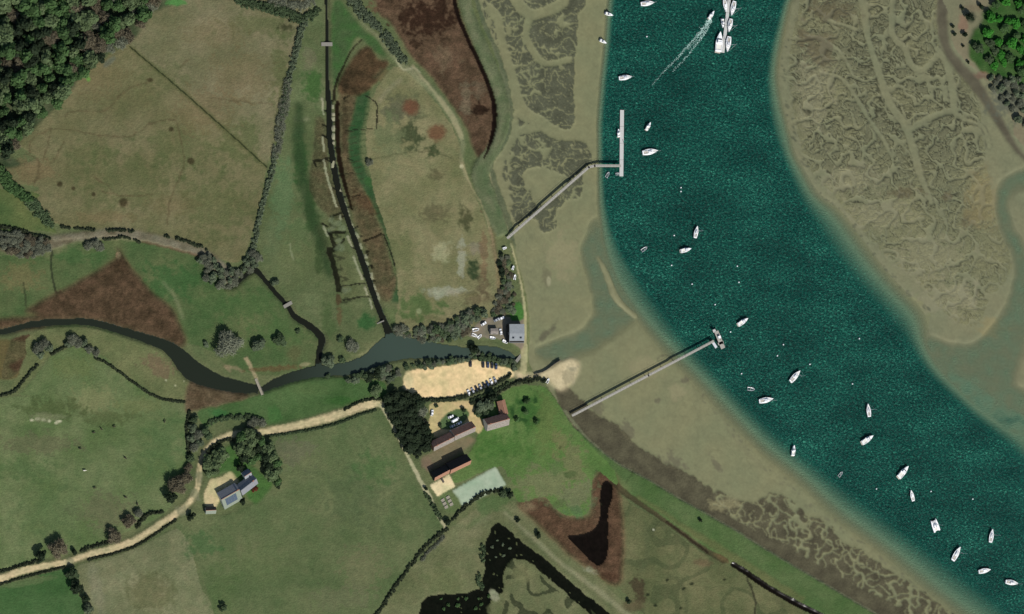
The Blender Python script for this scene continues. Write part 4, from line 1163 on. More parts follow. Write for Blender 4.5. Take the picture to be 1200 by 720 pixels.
def leaves(rs, lobes, per, size, twig=False, zmin=-.35):
    """leaf-clump faces on the shells of lobes [(x,y,z,rx,ry,rz)]"""
    L = np.array(lobes)
    n = len(L) * per
    li = np.repeat(np.arange(len(L)), per)
    d = rs.normal(size=(n, 3))
    d /= np.linalg.norm(d, axis=1)[:, None]
    d[:, 2] = np.where(d[:, 2] < zmin, -d[:, 2], d[:, 2])
    rad = .55 + .5 * rs.rand(n) ** .6 + (rs.rand(n) < .12) * rs.rand(n) * .4
    c = L[li, :3] + d * L[li, 3:6] * rad[:, None]
    nr = d + rs.normal(size=(n, 3)) * (.38 if not twig else .6)
    nr[:, 2] += .45
    nr /= np.linalg.norm(nr, axis=1)[:, None]
    h = rs.normal(size=(n, 3))
    t = np.cross(nr, h); t /= np.linalg.norm(t, axis=1)[:, None]
    b = np.cross(nr, t)
    s = size * (.6 + .8 * rs.rand(n))
    if twig:
        t = t * (s * 1.7)[:, None]; b = b * (s * .2)[:, None]
    else:
        t = t * s[:, None]; b = b * (s * .75)[:, None]
    v = np.stack([c - t, c - b * .9 + t * .1, c + t, c + b], 1).reshape(-1, 3)
    return v


def leaf_mesh(name, v, material):
    n = len(v) // 4
    me = bpy.data.meshes.new(name)
    me.vertices.add(len(v)); me.vertices.foreach_set('co', v.astype(np.float32).ravel())
    me.loops.add(len(v)); me.loops.foreach_set('vertex_index', np.arange(len(v), dtype=np.int32))
    me.polygons.add(n); me.polygons.foreach_set('loop_start', np.arange(0, 4 * n, 4, dtype=np.int32))
    me.update(calc_edges=True)
    me.materials.append(material)
    return me


def trunk_mesh(rs, h, r, spread):
    m = MB()
    bend = Vector((rs.uniform(-.1, .1), rs.uniform(-.1, .1), 0)) * h
    p1 = Vector((0, 0, h * .45)) + bend * .5
    m.tube((0, 0, -.15), p1, r, r * .75, 7)
    for i in range(5):
        a = i * 1.256 + rs.uniform(-.4, .4)
        q = Vector((math.cos(a) * spread, math.sin(a) * spread, h * rs.uniform(.75, 1.1)))
        mid = p1.lerp(q, .5) + Vector((0, 0, h * .1))
        m.tube(p1, mid, r * .55, r * .35, 6); m.tube(mid, q, r * .35, r * .12, 5)
    m.tube(p1, Vector((bend.x, bend.y, h * 1.15)), r * .7, r * .15, 6)
    return m


CROWN = {}
def make_crowns():
    for kind, nvar, nl, per, size, twig, flat in [('oak', 3, 9, 90, .19, False, .7), ('ever', 4, 9, 90, .19, False, .8), ('dark', 3, 8, 70, .17, False, .95), ('lush', 3, 10, 90, .19, False, .7), ('grey', 4, 11, 100, .17, True, .45), ('brown', 3, 11, 100, .17, True, .5), ('scrub', 4, 8, 80, .2, False, .6), ('sage', 3, 8, 80, .2, False, .6), ('red', 1, 6, 50, .2, False, .7)]:
        for k in range(nvar):
            rs = np.random.RandomState(hash((nl, per, k, len(kind))) % 9999 + k * 37)
            lob = [(0, 0, 1.0 * flat + .25, .55, .55, .5 * flat)]
            for i in range(nl - 1):
                a = i * 2.4 + rs.uniform(-.5, .5)
                rr = rs.uniform(.3, .85)
                s = rs.uniform(.2, .5)
                lob.append((math.cos(a) * rr, math.sin(a) * rr, (1.0 - .45 * rr + rs.uniform(-.12, .15)) * flat + .15, s, s, s * .85))
            v = leaves(rs, lob, per, size, twig)
            me = leaf_mesh('crown', v, LM[kind])
            tm = trunk_mesh(rs, .8 * flat + .1, .07, .5).mesh('trunk', BARK, True)
            CROWN.setdefault(kind, []).append((me, tm, (flat * 1.25 + .3)))
make_crowns()
RND = random.Random(11)


def tree(name, kind, px, py, r, label, cat='tree', group=None, hs=1.0):
    """a tree or shrub whose crown of radius r photograph pixels is seen centred on px, py"""
    R = r * RES
    me, tm, hh = RND.choice(CROWN[kind])
    zc = .75 * hh * R * hs
    gz = ground_z(px, py)
    x, y = P(px, py, gz + zc)
    e = empty(name, (float(x), float(y), gz - .05), RND.uniform(0, 6.28), (R * RND.uniform(.92, 1.08), R * RND.uniform(.92, 1.08), R * hs))
    obj('crown', me, e)
    obj('trunk', tm, e)
    prop(e, label, cat, group)
    return e


def in_poly(x, y, p):
    c = False
    j = len(p) - 1
    for i in range(len(p)):
        if (p[i][1] > y) != (p[j][1] > y) and x < (p[j][0] - p[i][0]) * (y - p[i][1]) / (p[j][1] - p[i][1]) + p[i][0]:
            c = not c
        j = i
    return c


def scatter(pg, dmin, n, rr):
    """blue-noise points inside a polygon"""
    xs_, ys_ = [q[0] for q in pg], [q[1] for q in pg]
    out = []
    for _ in range(n * 40):
        x, y = rr.uniform(min(xs_), max(xs_)), rr.uniform(min(ys_), max(ys_))
        if in_poly(x, y, pg) and all((x - a) ** 2 + (y - b) ** 2 > dmin * dmin for a, b in out):
            out.append((x, y))
            if len(out) >= n:
                break
    return out


def hedge(name, pts, w, kind, label, h=2.6, dens=1.0, gap=0.0, size=.55, cat='hedge', seed=0, group=None):
    """hedge or scrub belt: clumps along a polyline (photograph pixels), w pixels wide"""
    kind = 'hedge' if kind == 'dark' else kind
    rs = np.random.RandomState(seed + int(pts[0][0] * 7 + pts[0][1]) % 5000)
    q = catmull(np.column_stack([np.asarray(pts, float), np.full(len(pts), w, float) if np.isscalar(w) else np.asarray(w, float)]), False, 1.4)
    h = h * .55
    lob, stem = [], MB()
    x0, y0 = q[len(q) // 2, :2]
    bz = ground_z(x0, y0)
    bx, by = P(x0, y0, bz)
    for (px, py, ww) in q:
        if gap and noise(px, py, 14, 91) + .4 * noise(px, py, 5, 92) < gap - .5:
            continue
        k = max(2, int(round(dens * ww / 3.0)))
        for _ in range(k):
            ox, oy = rs.uniform(-.5, .5, 2) * ww * .8
            r = rs.uniform(.75, 1.35) * min(ww, 9) * .17 * RES + .4
            hh = h * rs.uniform(.6, 1.15)
            gz = ground_z(px + ox, py + oy)
            x, y = P(px + ox, py + oy, gz + hh * .6)
            lob.append((float(x) - bx, float(y) - by, gz - bz + max(hh - r, .4 * hh), r, r, max(.5 * r, min(r, hh * .6))))
            if rs.rand() < .5:
                stem.tube((float(x) - bx, float(y) - by, gz - bz - .1), (float(x) - bx, float(y) - by, gz - bz + hh * .8), .09, .04, 5)
    v = leaves(rs, lob, 20, size, kind in ('grey', 'brown'))
    e = empty(name, (float(bx), float(by), bz))
    obj('foliage', leaf_mesh('foliage', v, LM[kind]), e)['kind'] = 'stuff'
    stem.build('stems', BARK, e)['kind'] = 'stuff'
    prop(e, label, cat, group)
    return e
KN = {'sage': 'dull green', 'scrub': 'grey-green', 'grey': 'leafless grey', 'brown': 'leafless brown', 'dark': 'dark green', 'lush': 'bright green', 'ever': 'dark evergreen', 'oak': 'dull green'}


def third(v, a, b, w=('left', 'middle', 'right')):
    return w[min(2, max(0, int((v - a) / (b - a) * 3)))]


# ------------------------------------------------------------------ woods, hedges and bushes
rr = random.Random(5)
# the western wood
WOOD = [(-30, -30), (190, -30), (186, 8), (172, 22), (150, 46), (128, 58), (104, 78), (92, 92), (66, 122), (44, 145), (24, 166), (8, 180), (-30, 200)]
for x, y in scatter(WOOD, 9.5, 190, rr):
    d = (x * .75 + y)         # towards the field edge the wood is grey and brown
    edge = d > 175
    north = x > 95 and y < 60
    k = rr.random()
    if north:
        kind = 'brown' if k < .5 else ('grey' if k < .65 else ('oak' if k < .9 else 'ever'))
    elif edge:
        kind = 'sage' if k < .3 else ('brown' if k < .45 else ('oak' if k < .8 else 'dark'))
    else:
        kind = 'ever' if k < .5 else ('oak' if k < .75 else ('dark' if k < .92 else 'brown'))
    zone = 'at the top left corner of' if x + y < 55 else ('on the field edge of' if x * 1.05 + y > 150 and not north else ('near the top edge of' if y < 35 else ('at the left edge of' if x < 30 else 'deep inside')))
    lab = {'ever': 'dark green evergreen tree ' + zone + ' the western wood', 'oak': 'dull green round-crowned tree ' + zone + ' the western wood', 'dark': 'nearly black evergreen tree ' + zone + ' the western wood',
           'brown': 'leafless brown-twigged tree ' + zone + ' the western wood', 'grey': 'leafless grey-twigged tree ' + zone + ' the western wood', 'sage': 'grey-green shrubby tree on the western wood\'s field edge'}[kind]
    tree({'sage': 'shrub_tree', 'brown': 'bare_tree', 'grey': 'bare_tree'}.get(kind, 'woodland_tree'), kind, x, y, rr.uniform(6.5, 11) * (.8 if kind in ('sage', 'grey') else 1), lab, 'tree', 'western wood: ' + kind + ' trees', hs=rr.uniform(.95, 1.35))
# the eastern wood
EW = [(1165, -20), (1240, -20), (1240, 85), (1215, 88), (1192, 82), (1170, 80), (1152, 72), (1146, 56), (1150, 40), (1158, 24), (1168, 8)]
for x, y in scatter(EW, 8.5, 60, rr):
    kind = 'sage' if (x < 1170 and y > 42 and rr.random() < .8) else ('lush' if rr.random() < .82 else 'ever')
    tree('woodland_tree', kind, x, y, rr.uniform(5, 8), {'sage': 'dull green shrubby tree on the eastern wood\'s lower edge', 'lush': 'bright green leafy tree in the ' + third(y, -20, 85, ('upper', 'middle', 'lower')) + ' ' + ('left' if x < 1190 else 'right') + ' part of the eastern wood', 'ever': 'dark evergreen tree in the eastern wood'}[kind], 'tree', 'eastern wood: ' + kind + ' trees', hs=.8)
for x, y in scatter([(1160, 92), (1180, 88), (1215, 96), (1220, 150), (1200, 150), (1180, 128), (1165, 112)], 7, 30, rr):
    tree('bare_shrub', 'grey' if rr.random() < .6 else 'scrub', x, y, rr.uniform(3.5, 6), 'grey scrubby shrub below the eastern wood', 'shrub', 'grey scrub below the eastern wood')
for x, y, r, lab in [(1128, 10, 2.5, 'topmost lone dark bush on the pale shore by the eastern wood'), (1117, 31, 2.2, 'lone dark bush nearest the creek bed below the eastern wood'), (1119, 40, 2.6, 'small dark bush on the pale shore, left one of a pair'), (1131, 41, 3.6, 'larger dark bush on the pale shore, right one of a pair'),
                     (1129, 54, 2, 'tiny dark bush between the pair and the shore point'), (1137, 20, 5.5, 'broad dark bush on the bare bluff beside the eastern wood'), (1150, 8, 4, 'dark shrub on the bluff top at the eastern wood'), (1135, 73, 2.2, 'dark bush at the tip of the pale shore')]:
    tree('bush', 'dark', x, y, r, lab, 'bush')

# belts of scrub and hedges
H = hedge
H('hedgerow', [(358, 24), (352, 40), (348, 58), (343, 76), (338, 96)], [8, 8, 8, 7, 7], 'scrub', 'grey hedgerow at the top end of the large pasture\'s right side', 3)
H('hedgerow', [(338, 96), (334, 118), (330, 140), (326, 165), (323, 182)], [10, 13, 14, 12, 10], 'grey', 'widest stretch of grey leafless scrub right of the large pasture', 3)
H('hedgerow', [(323, 182), (318, 205), (313, 222), (308, 240), (303, 262), (298, 285), (292, 300)], [7, 6, 6, 6, 6, 7, 9], 'scrub', 'narrow lower part of the grey hedgerow right of the large pasture', 2.6)
H('hedgerow', [(336, 100), (333, 118), (329, 140)], 4, 'sage', 'dark strip along the left side of the wide grey scrub', 2.6)
H('scrub_belt', [(268, -8), (288, 4), (310, 8), (335, 14), (350, 22), (366, 18), (376, 8)], [8, 10, 12, 14, 12, 10, 8], 'sage', 'dark scrub belt along the top edge above the large pasture', 3, gap=.1)
H('scrub_belt', [(300, -8), (325, 2), (350, 8), (368, 0)], [10, 12, 12, 10], 'grey', 'grey twiggy scrub along the top edge above the dark belt', 3, gap=.1)
H('wooded_ditch', [(-8, 196), (4, 206), (12, 218), (22, 226), (34, 234)], [14, 14, 14, 12, 10], 'ever', 'dark green belt running from the wood\'s tip to the small pasture', 4, size=.7)
H('wooded_ditch', [(32, 232), (42, 242), (52, 254), (60, 264)], [12, 14, 13, 8], 'sage', 'dull green scrub belt above the scrubby bank', 3)
H('hedgerow', [(0, 266), (15, 268), (30, 272), (44, 277), (58, 280)], 3.2, 'dark', 'dark hedge along the top of the grey thicket', 2, gap=.15)
H('hedgerow', [(66, 264), (80, 267), (100, 268), (120, 271), (138, 270), (160, 272), (180, 274)], 2.6, 'dark', 'dark broken hedge above the bank at the large pasture\'s foot', 2, gap=.3)
H('hedgerow', [(118, 280), (130, 280), (142, 278), (152, 280), (164, 284)], 2.6, 'dark', 'dark broken hedge below the bank path', 2, gap=.3)
H('hedgerow', [(182, 275), (196, 277), (212, 281), (228, 287), (240, 291), (252, 306)], 2.8, 'dark', 'thin dark hedge down the right end of the scrubby bank', 2, gap=.25)
for x, y in scatter([(-8, 274), (15, 272), (40, 278), (58, 284), (56, 296), (40, 302), (20, 298), (0, 288)], 5.5, 40, rr):
    kd_ = 'grey' if rr.random() < .75 else 'brown'
    tree('bare_shrub', kd_, x, y, rr.uniform(3, 5.2), KN[kd_] + ' shrub in the ' + third(x, -8, 58) + ' part of the thicket at the left edge', 'shrub', 'grey thicket at the left edge')
for x, y, r in [(104, 288, 5), (112, 286, 5.5), (118, 290, 4.5)]:
    tree('bare_shrub', 'grey', x, y, r, 'pale grey bare shrub below the middle of the scrubby bank', 'shrub', 'grey clump below the bank')
for x, y in scatter([(232, 300), (248, 302), (262, 318), (284, 316), (296, 298), (304, 300), (300, 312), (284, 326), (266, 338), (248, 334), (238, 322)], 5.5, 30, rr):
    kd_ = 'grey' if rr.random() < .55 else 'scrub'
    tree('bare_shrub', kd_, x, y, rr.uniform(3.4, 5.4), KN[kd_] + ' shrub in the ' + third(x, 232, 304) + ' part of the thicket where hedge and bank meet', 'shrub', 'grey thicket above the branch ditch')
H('hedgerow', [(276, 322), (284, 314), (290, 306), (296, 296)], 3, 'dark', 'short dark hedge beside the thicket at the branch ditch', 2.4, gap=.2)
# belt along the field bend in the west
for x, y, r, k in [(44, 408, 6, 'grey'), (52, 403, 6, 'grey'), (58, 408, 5, 'scrub'), (47, 416, 5, 'scrub'), (85, 398, 6, 'grey'), (92, 403, 6, 'grey'), (99, 402, 5, 'scrub'), (80, 404, 4, 'scrub'), (105, 410, 5, 'grey'), (113, 414, 4.5, 'grey')]:
    tree('bare_shrub', k, x, y, r, 'grey shrub in the belt along the western pasture bend', 'shrub', 'grey belt along the western pasture bend')
H('hedgerow', [(-8, 464), (4, 463), (16, 459), (26, 448), (34, 438), (44, 428)], 2.4, 'dark', 'dark curved hedge at the left edge running up to the grey belt', 1.8)
H('hedgerow', [(60, 416), (70, 410), (82, 405), (96, 406), (108, 410)], 2.6, 'dark', 'dark hedge under the grey belt of the pasture bend', 2, gap=.2)
H('hedgerow', [(112, 420), (124, 425), (140, 436), (156, 448), (172, 459), (188, 467), (204, 470), (216, 471)], 2.0, 'dark', 'long thin dark hedge curving to the reeds by the stream', 1.6)
# willows and bushes by the stream
for x, y, r, k, lab in [(267, 403, 16, 'grey', 'very large pale grey bare tree on the meadow north of the stream'), (303, 405, 8.5, 'scrub', 'middle-sized grey bush right of the very large bare tree'), (329, 398, 7, 'sage', 'dull bush between the grey bush and the branch ditch'), (413, 406, 8, 'grey', 'pale grey bush with a dark shadow left of the long ditch mouth'),
                        (385, 424, 7.5, 'scrub', 'grey bush on the stream bank beside the branch ditch mouth'), (399, 398, 4, 'sage', 'small bush left of the pale bush near the ditch mouth'), (349, 388, 3, 'sage', 'tiny bush beside the bend of the branch ditch'), (467, 387, 6, 'grey', 'pale grey bush at the right of the long ditch mouth'), (401, 422, 4, 'sage', 'small dull bush right of the branch ditch mouth'), (441, 458, 7, 'oak', 'round green bush above the lane\'s corner'), (323, 331, 5, 'scrub', 'grey bush beside the upper branch ditch'),
                        (433, 191, 4.5, 'grey', 'lone grey bush at the left corner of the inner field'), (242, 404, 4, 'scrub', 'small bush left of the very large bare tree'), (384, 441, 3, 'sage', 'small bush on the meadow side of the stream')]:
    tree('bush' if r < 10 else 'bare_tree', k, x, y, r, lab, 'bush' if r < 10 else 'tree', hs=.75)
for x, y in scatter([(404, 448), (420, 440), (440, 434), (458, 430), (470, 436), (462, 446), (440, 444), (420, 446)], 3.6, 26, rr):
    kd_ = rr.choice(['sage', 'scrub', 'scrub', 'dark', 'grey'])
    tree('bank_bush', kd_, x, y, rr.uniform(2.2, 5.2), KN[kd_] + ' bush on the south bank, ' + third(x, 404, 470) + ' part, left of the car park', 'bush', 'bushes left of the car park', hs=rr.uniform(.6, 1))
for x, y in scatter([(464, 384), (480, 386), (500, 384), (525, 382), (540, 368), (560, 362), (572, 366), (556, 376), (550, 392), (530, 399), (505, 400), (480, 397), (466, 392)], 4.0, 60, rr):
    kd_ = rr.choice(['scrub', 'scrub', 'grey', 'grey', 'sage', 'brown'])
    tree('bank_bush', kd_, x, y, rr.uniform(2.4, 6), KN[kd_] + ' bush on the stream\'s north bank, ' + third(x, 464, 572) + ' part, below the inner field', 'bush', 'bushes on the stream\'s north bank', hs=rr.uniform(.6, 1))
for x, y in scatter([(472, 430), (490, 425), (520, 422), (545, 419), (556, 410), (566, 413), (590, 421), (606, 424), (605, 434), (590, 427), (570, 421), (545, 423), (520, 428), (490, 432)], 4.4, 42, rr):
    kd_ = rr.choice(['scrub', 'scrub', 'sage', 'sage', 'grey', 'dark'])
    tree('bank_bush', kd_, x, y, rr.uniform(2.0, 4.4), KN[kd_] + ' bush between stream and car park, ' + third(x, 472, 606) + ' part', 'bush', 'bushes between stream and car park', hs=rr.uniform(.6, 1))
tree('bank_bush', 'dark', 557, 409, 6.5, 'biggest dark bush between the stream and the car park', 'bush')
# scrub by the quay lane
for x, y in scatter([(586, 298), (593, 296), (599, 315), (604, 345), (603, 368), (575, 370), (582, 352), (588, 330), (586, 312)], 3.4, 50, rr):
    kd_ = rr.choice(['sage', 'scrub', 'brown', 'dark', 'grey'])
    tree('bush', kd_, x, y, rr.uniform(1.8, 4.6), KN[kd_] + ' low bush left of the quay lane, ' + third(y, 296, 370, ('upper', 'middle', 'lower')) + ' part', 'bush', 'scrub left of the quay lane', hs=rr.uniform(.5, .9))
# scrub along the northern embankment
H('scrub_belt', [(408, -8), (418, 6), (430, 20), (444, 34), (456, 48), (466, 62), (474, 72)], [12, 12, 12, 11, 11, 10, 8], 'scrub', 'grey-green scrub belt between northern track and red reeds', 2.6, gap=.05)
# trees along the lane in the west
for x, y, r, k, lab in [(208, 570, 10, 'brown', 'brown bare tree left of the lane\'s upper bend'), (218, 560, 8, 'brown', 'upper of the brown bare trees at the lane\'s bend'), (201, 583, 7, 'dark', 'dark evergreen below the brown trees at the lane\'s bend'), (152, 611, 8, 'brown', 'larger brown bare tree above the middle of the lane'), (162, 602, 5.5, 'grey', 'grey bare tree above the larger brown tree by the lane'),
                        (134, 628, 8.5, 'brown', 'spreading brown bare tree close above the lane'), (68, 643, 11, 'brown', 'broad brown bare tree above the lane\'s left part'), (49, 652, 7, 'dark', 'dark evergreen left of the broad brown tree'), (91, 689, 8, 'dark', 'dark bush on the hedge below the lane'), (86, 672, 7, 'sage', 'grey-green bush where the hedge meets the lane'), (101, 702, 4, 'dark', 'small dark bush low on the hedge below the lane'), (104, 714, 6, 'scrub', 'grey-green bush at the bottom edge below the lane'), (87, 647, 3.5, 'dark', 'small dark shrub beside the lane\'s dark hedge')]:
    tree('lane_tree', k, x, y, r, lab, 'tree')
H('hedgerow', [(-8, 672), (8, 668), (22, 664), (36, 660), (50, 657)], 3.2, 'dark', 'dark hedge above the lane at the left edge', 2)
H('hedgerow', [(96, 645), (106, 641), (118, 638), (126, 636)], 4, 'dark', 'short dark hedge above the lane beside the spreading brown tree', 2.4)
H('hedgerow', [(160, 618), (168, 608), (178, 602), (190, 600)], 4, 'dark', 'dark hedge above the lane below its upper bend', 2.6)
H('hedgerow', [(0, 685), (20, 679), (50, 671), (76, 665)], 2.0, 'dark', 'low dark hedge below the lane at the left', 1.4, gap=.15)
H('hedgerow', [(104, 656), (140, 647), (165, 637), (196, 616), (206, 610)], 2.0, 'dark', 'low dark hedge below the middle of the lane', 1.4, gap=.15)
H('hedgerow', [(222, 608), (228, 604)], 4, 'dark', 'stub of dark hedge at the central field\'s corner', 1.6)
# belt between lane and reeds at the bend
for x, y, r, k in [(227, 492, 5, 'sage'), (226, 502, 6, 'scrub'), (232, 510, 6, 'grey'), (224, 514, 5, 'scrub'), (228, 524, 6, 'grey'), (224, 536, 5, 'sage'), (234, 520, 5, 'scrub'), (221, 548, 5, 'brown'), (240, 505, 5, 'sage'), (244, 512, 5, 'sage')]:
    tree('bush', k, x, y, r, 'grey-green bush in the belt left of the cottage lane', 'bush', 'bushes left of the cottage lane')
H('hedgerow', [(246, 495), (262, 491), (278, 489), (294, 489), (304, 492)], 6, 'sage', 'dark green hedge north of the lane above the cottage copse', 2.6)
for x, y, r in [(300, 494, 5.5), (308, 496, 4.5), (293, 497, 5)]:
    tree('bush', 'grey', x, y, r, 'grey bush at the end of the hedge north of the lane', 'bush', 'grey bushes at the lane hedge end')
H('hedgerow', [(222, 482), (219, 500), (220, 520), (221, 540)], 2.6, 'dark', 'dark hedge down the right side of the western pasture', 2)
H('hedgerow', [(316, 511), (340, 508), (370, 503), (400, 495), (425, 485), (440, 481)], 2.2, 'sage', 'low hedge along the lower side of the bright lane', 1.2)
H('hedgerow', [(404, 480), (420, 472), (436, 468), (446, 468)], 2.4, 'dark', 'short dark hedge above the bright lane near its corner', 1.6)
# copse around the cottage
for x, y in scatter([(276, 512), (298, 508), (310, 516), (318, 528), (326, 546), (330, 562), (322, 566), (314, 548), (300, 540), (286, 540), (280, 528)], 7.5, 26, rr):
    kd_ = 'ever' if rr.random() < .4 else ('dark' if rr.random() < .4 else 'oak')
    tree('copse_tree', kd_, x, y, rr.uniform(5.5, 8.5), KN[kd_] + ' tree in the ' + third(y, 508, 566, ('upper', 'middle', 'lower')) + ' part of the copse right of the cottage', 'tree', 'copse right of the cottage')
for x, y in scatter([(240, 538), (250, 532), (262, 530), (260, 545), (252, 554), (240, 556)], 7, 8, rr):
    tree('copse_tree', 'oak', x, y, rr.uniform(5, 7), 'dull green tree in the small clump left of the cottage lawn', 'tree', 'clump left of the cottage lawn')
H('hedgerow', [(244, 530), (252, 522), (262, 517), (272, 515)], 4, 'dark', 'dark hedge inside the lane\'s curve above the cottage', 2.4)
for x, y, r, k, lab in [(282, 548, 5, 'dark', 'dark tree touching the cottage\'s back gable'), (325, 568, 4.5, 'sage', 'grey-green bush at the foot of the copse'), (326, 570, 3.5, 'dark', 'small dark bush at the copse\'s lower tip'), (299, 573, 4, 'red', 'red-brown bush against the cottage\'s east end'), (285, 588, 4, 'dark', 'dark bush at the cottage\'s lower corner'), (224, 606, 4, 'dark', 'dark bush on the field corner left of the cottage'), (262, 712, 5, 'sage', 'dark bush at the bottom edge of the central field')]:
    tree('bush', k, x, y, r, lab, 'bush')
# evergreen block by the farm
for x, y in scatter([(452, 464), (462, 459), (478, 462), (496, 470), (490, 478), (488, 490), (497, 500), (503, 514), (500, 528), (486, 534), (474, 520), (464, 502), (456, 482)], 7.0, 40, rr):
    tree('evergreen_tree', 'dark', x, y, rr.uniform(6, 8.5), 'nearly black evergreen in the ' + ('upper' if y < 485 else ('middle' if y < 508 else 'lower')) + ' part of the block left of the farmhouse', 'tree', 'evergreen block left of the farmhouse', hs=.72)
for x, y, r, k, lab in [(494, 482, 7.5, 'grey', 'pale grey bare tree at the courtyard\'s left edge'), (497, 497, 6, 'brown', 'brown bare tree below the pale tree at the courtyard'), (543.5, 480.5, 3, 'dark', 'small dark bush at the top of the oval lawn'), (512, 476, 2.5, 'sage', 'small bush at the courtyard\'s top edge'), (516, 499, 2.5, 'sage', 'small bush at the lower end of the oval lawn'),
                        (565, 477, 7, 'scrub', 'grey-green bush in front of the right farmhouse'), (573, 474, 7, 'scrub', 'upper grey-green bush beside the orange-roofed wing'), (561, 485, 5, 'sage', 'low bush at the courtyard\'s right edge'), (578, 466, 7, 'dark', 'dark bush above the orange-roofed wing'), (570, 484, 5, 'sage', 'dull bush close to the right farmhouse wall'),
                        (590, 578, 5, 'sage', 'green bush right of the pale court'), (598, 580, 4.5, 'dark', 'dark bush on the path right of the pale court'), (618, 470, 4, 'ever', 'upper dark green bush on the garden lawn'), (616, 483, 4, 'ever', 'middle dark green bush on the garden lawn'), (629, 494, 3.5, 'ever', 'lower dark green bush on the garden lawn'), (606, 492, 3, 'ever', 'left dark green bush on the garden lawn'),
                        (499, 573, 2.6, 'dark', 'dark bush at the terrace\'s left corner'), (525, 612, 4, 'dark', 'dark bush where the farm track meets the hedge'), (631, 627, 4, 'dark', 'dark bush beside the southern track'), (607, 610, 3, 'dark', 'small dark bush on the southern track\'s grass'), (737, 705, 3, 'dark', 'dark bush in the grazing marsh at the bottom'), (821, 610, 2.4, 'dark', 'small dark bush on the green sea wall')]:
    tree('bush', k, x, y, r, lab, 'bush', hs=.9)
H('hedgerow', [(476, 465), (490, 468), (505, 469), (522, 469), (540, 466), (552, 462)], 4.4, 'dark', 'thick dark hedge along the car park\'s lower left edge', 2.6)
H('hedgerow', [(552, 462), (566, 456), (580, 450), (592, 444), (598, 438)], 3.6, 'dark', 'thick dark hedge along the car park\'s lower right edge', 2.4)
H('hedgerow', [(553, 473), (566, 468), (580, 462), (594, 454), (606, 448)], 3.6, 'dark', 'dark hedge between courtyard and car park', 2.4)
H('hedgerow', [(606, 448), (620, 446), (630, 444), (638, 446)], 6, 'dark', 'dense dark hedge above the lawn by the slipway', 3)
H('hedgerow', [(552, 470), (566, 464), (580, 458), (596, 449)], 3, 'sage', 'dull green hedge strip just below the car park hedge', 1.8)
H('hedgerow', [(532, 608), (540, 598), (552, 588), (564, 580), (576, 576), (586, 575)], 4, 'dark', 'dark hedge curving under the pale court', 2.4)
H('hedgerow', [(524, 620), (512, 628), (500, 640), (488, 654), (476, 670), (462, 690), (450, 708), (440, 724)], 4, 'dark', 'long dark hedge along the central field\'s lower right side', 2.2)
H('hedgerow', [(520, 630), (506, 644), (494, 656)], 5, 'grey', 'grey scrub beside the long dark hedge', 2)
H('hedgerow', [(500, 580), (508, 592), (514, 604), (520, 614)], 5, 'sage', 'dull hedge between farm track and court', 2.4, gap=.15)
H('scrub_belt', [(566, 640), (564, 660), (560, 678), (566, 690)], 6, 'sage', 'dark scrub on the left bank of the black pond', 2, gap=.25)
for x, y in scatter([(572, 632), (590, 630), (604, 645), (590, 656), (575, 672), (568, 660)], 7, 6, rr):
    tree('reed_clump', 'scrub', x, y, rr.uniform(1.5, 2.6), 'grey-green tuft growing in the black pond', 'bush', 'tufts in the black pond', hs=.6)
for x, y in scatter([(515, 702), (545, 700), (575, 695), (585, 692), (570, 712), (520, 720)], 6, 10, rr):
    tree('reed_clump', 'ever', x, y, rr.uniform(1.5, 3), 'green tuft in the pond arm at the bottom edge', 'bush', 'tufts in the bottom pond arm', hs=.6)
# ------------------------------------------------------------------ boats, piers, buoys
def hull_rings(L, Bm, draft=.35, free=.9, stern=.75, n=11, fine=1.6):
    rings = []
    for i in range(n):
        t = i / (n - 1)
        x = -L / 2 + L * t
        w = Bm / 2 * (stern + (1 - stern) * math.sin(min(t / .45, 1) * math.pi / 2)) if t < .45 else Bm / 2 * max(.015, (1 - ((t - .45) / .55) ** fine))
        sh = free * (1 + .28 * t * t)
        rings.append([(x, -w, sh), (x + .02, -w * .92, sh * .45), (x - .03 * L * t, -w * .55, -draft * .6), (x - .05 * L * t, 0, -draft), (x - .03 * L * t, w * .55, -draft * .6), (x + .02, w * .92, sh * .45), (x, w, sh)])
    return rings


def deck_mesh(L, Bm, free, stern, inset, z, n=11, fine=1.6, x0=0.0, x1=1.0):
    pts = []
    for i in range(n):
        t = x0 + (x1 - x0) * i / (n - 1)
        w = Bm / 2 * (stern + (1 - stern) * math.sin(min(t / .45, 1) * math.pi / 2)) if t < .45 else Bm / 2 * max(.015, (1 - ((t - .45) / .55) ** fine))
        pts.append((-L / 2 + L * t, max(w - inset, .01), free * (1 + .28 * t * t) + z))
    m = MB()
    for a, b in zip(pts, pts[1:]):
        m.add([(a[0], -a[1], a[2]), (b[0], -b[1], b[2]), (b[0], b[1], b[2]), (a[0], a[1], a[2])], [(0, 1, 2, 3)])
    return m


def at_water(px, py, h=.6):
    x, y = P(px, py, h)
    return (float(x), float(y), 0.0)


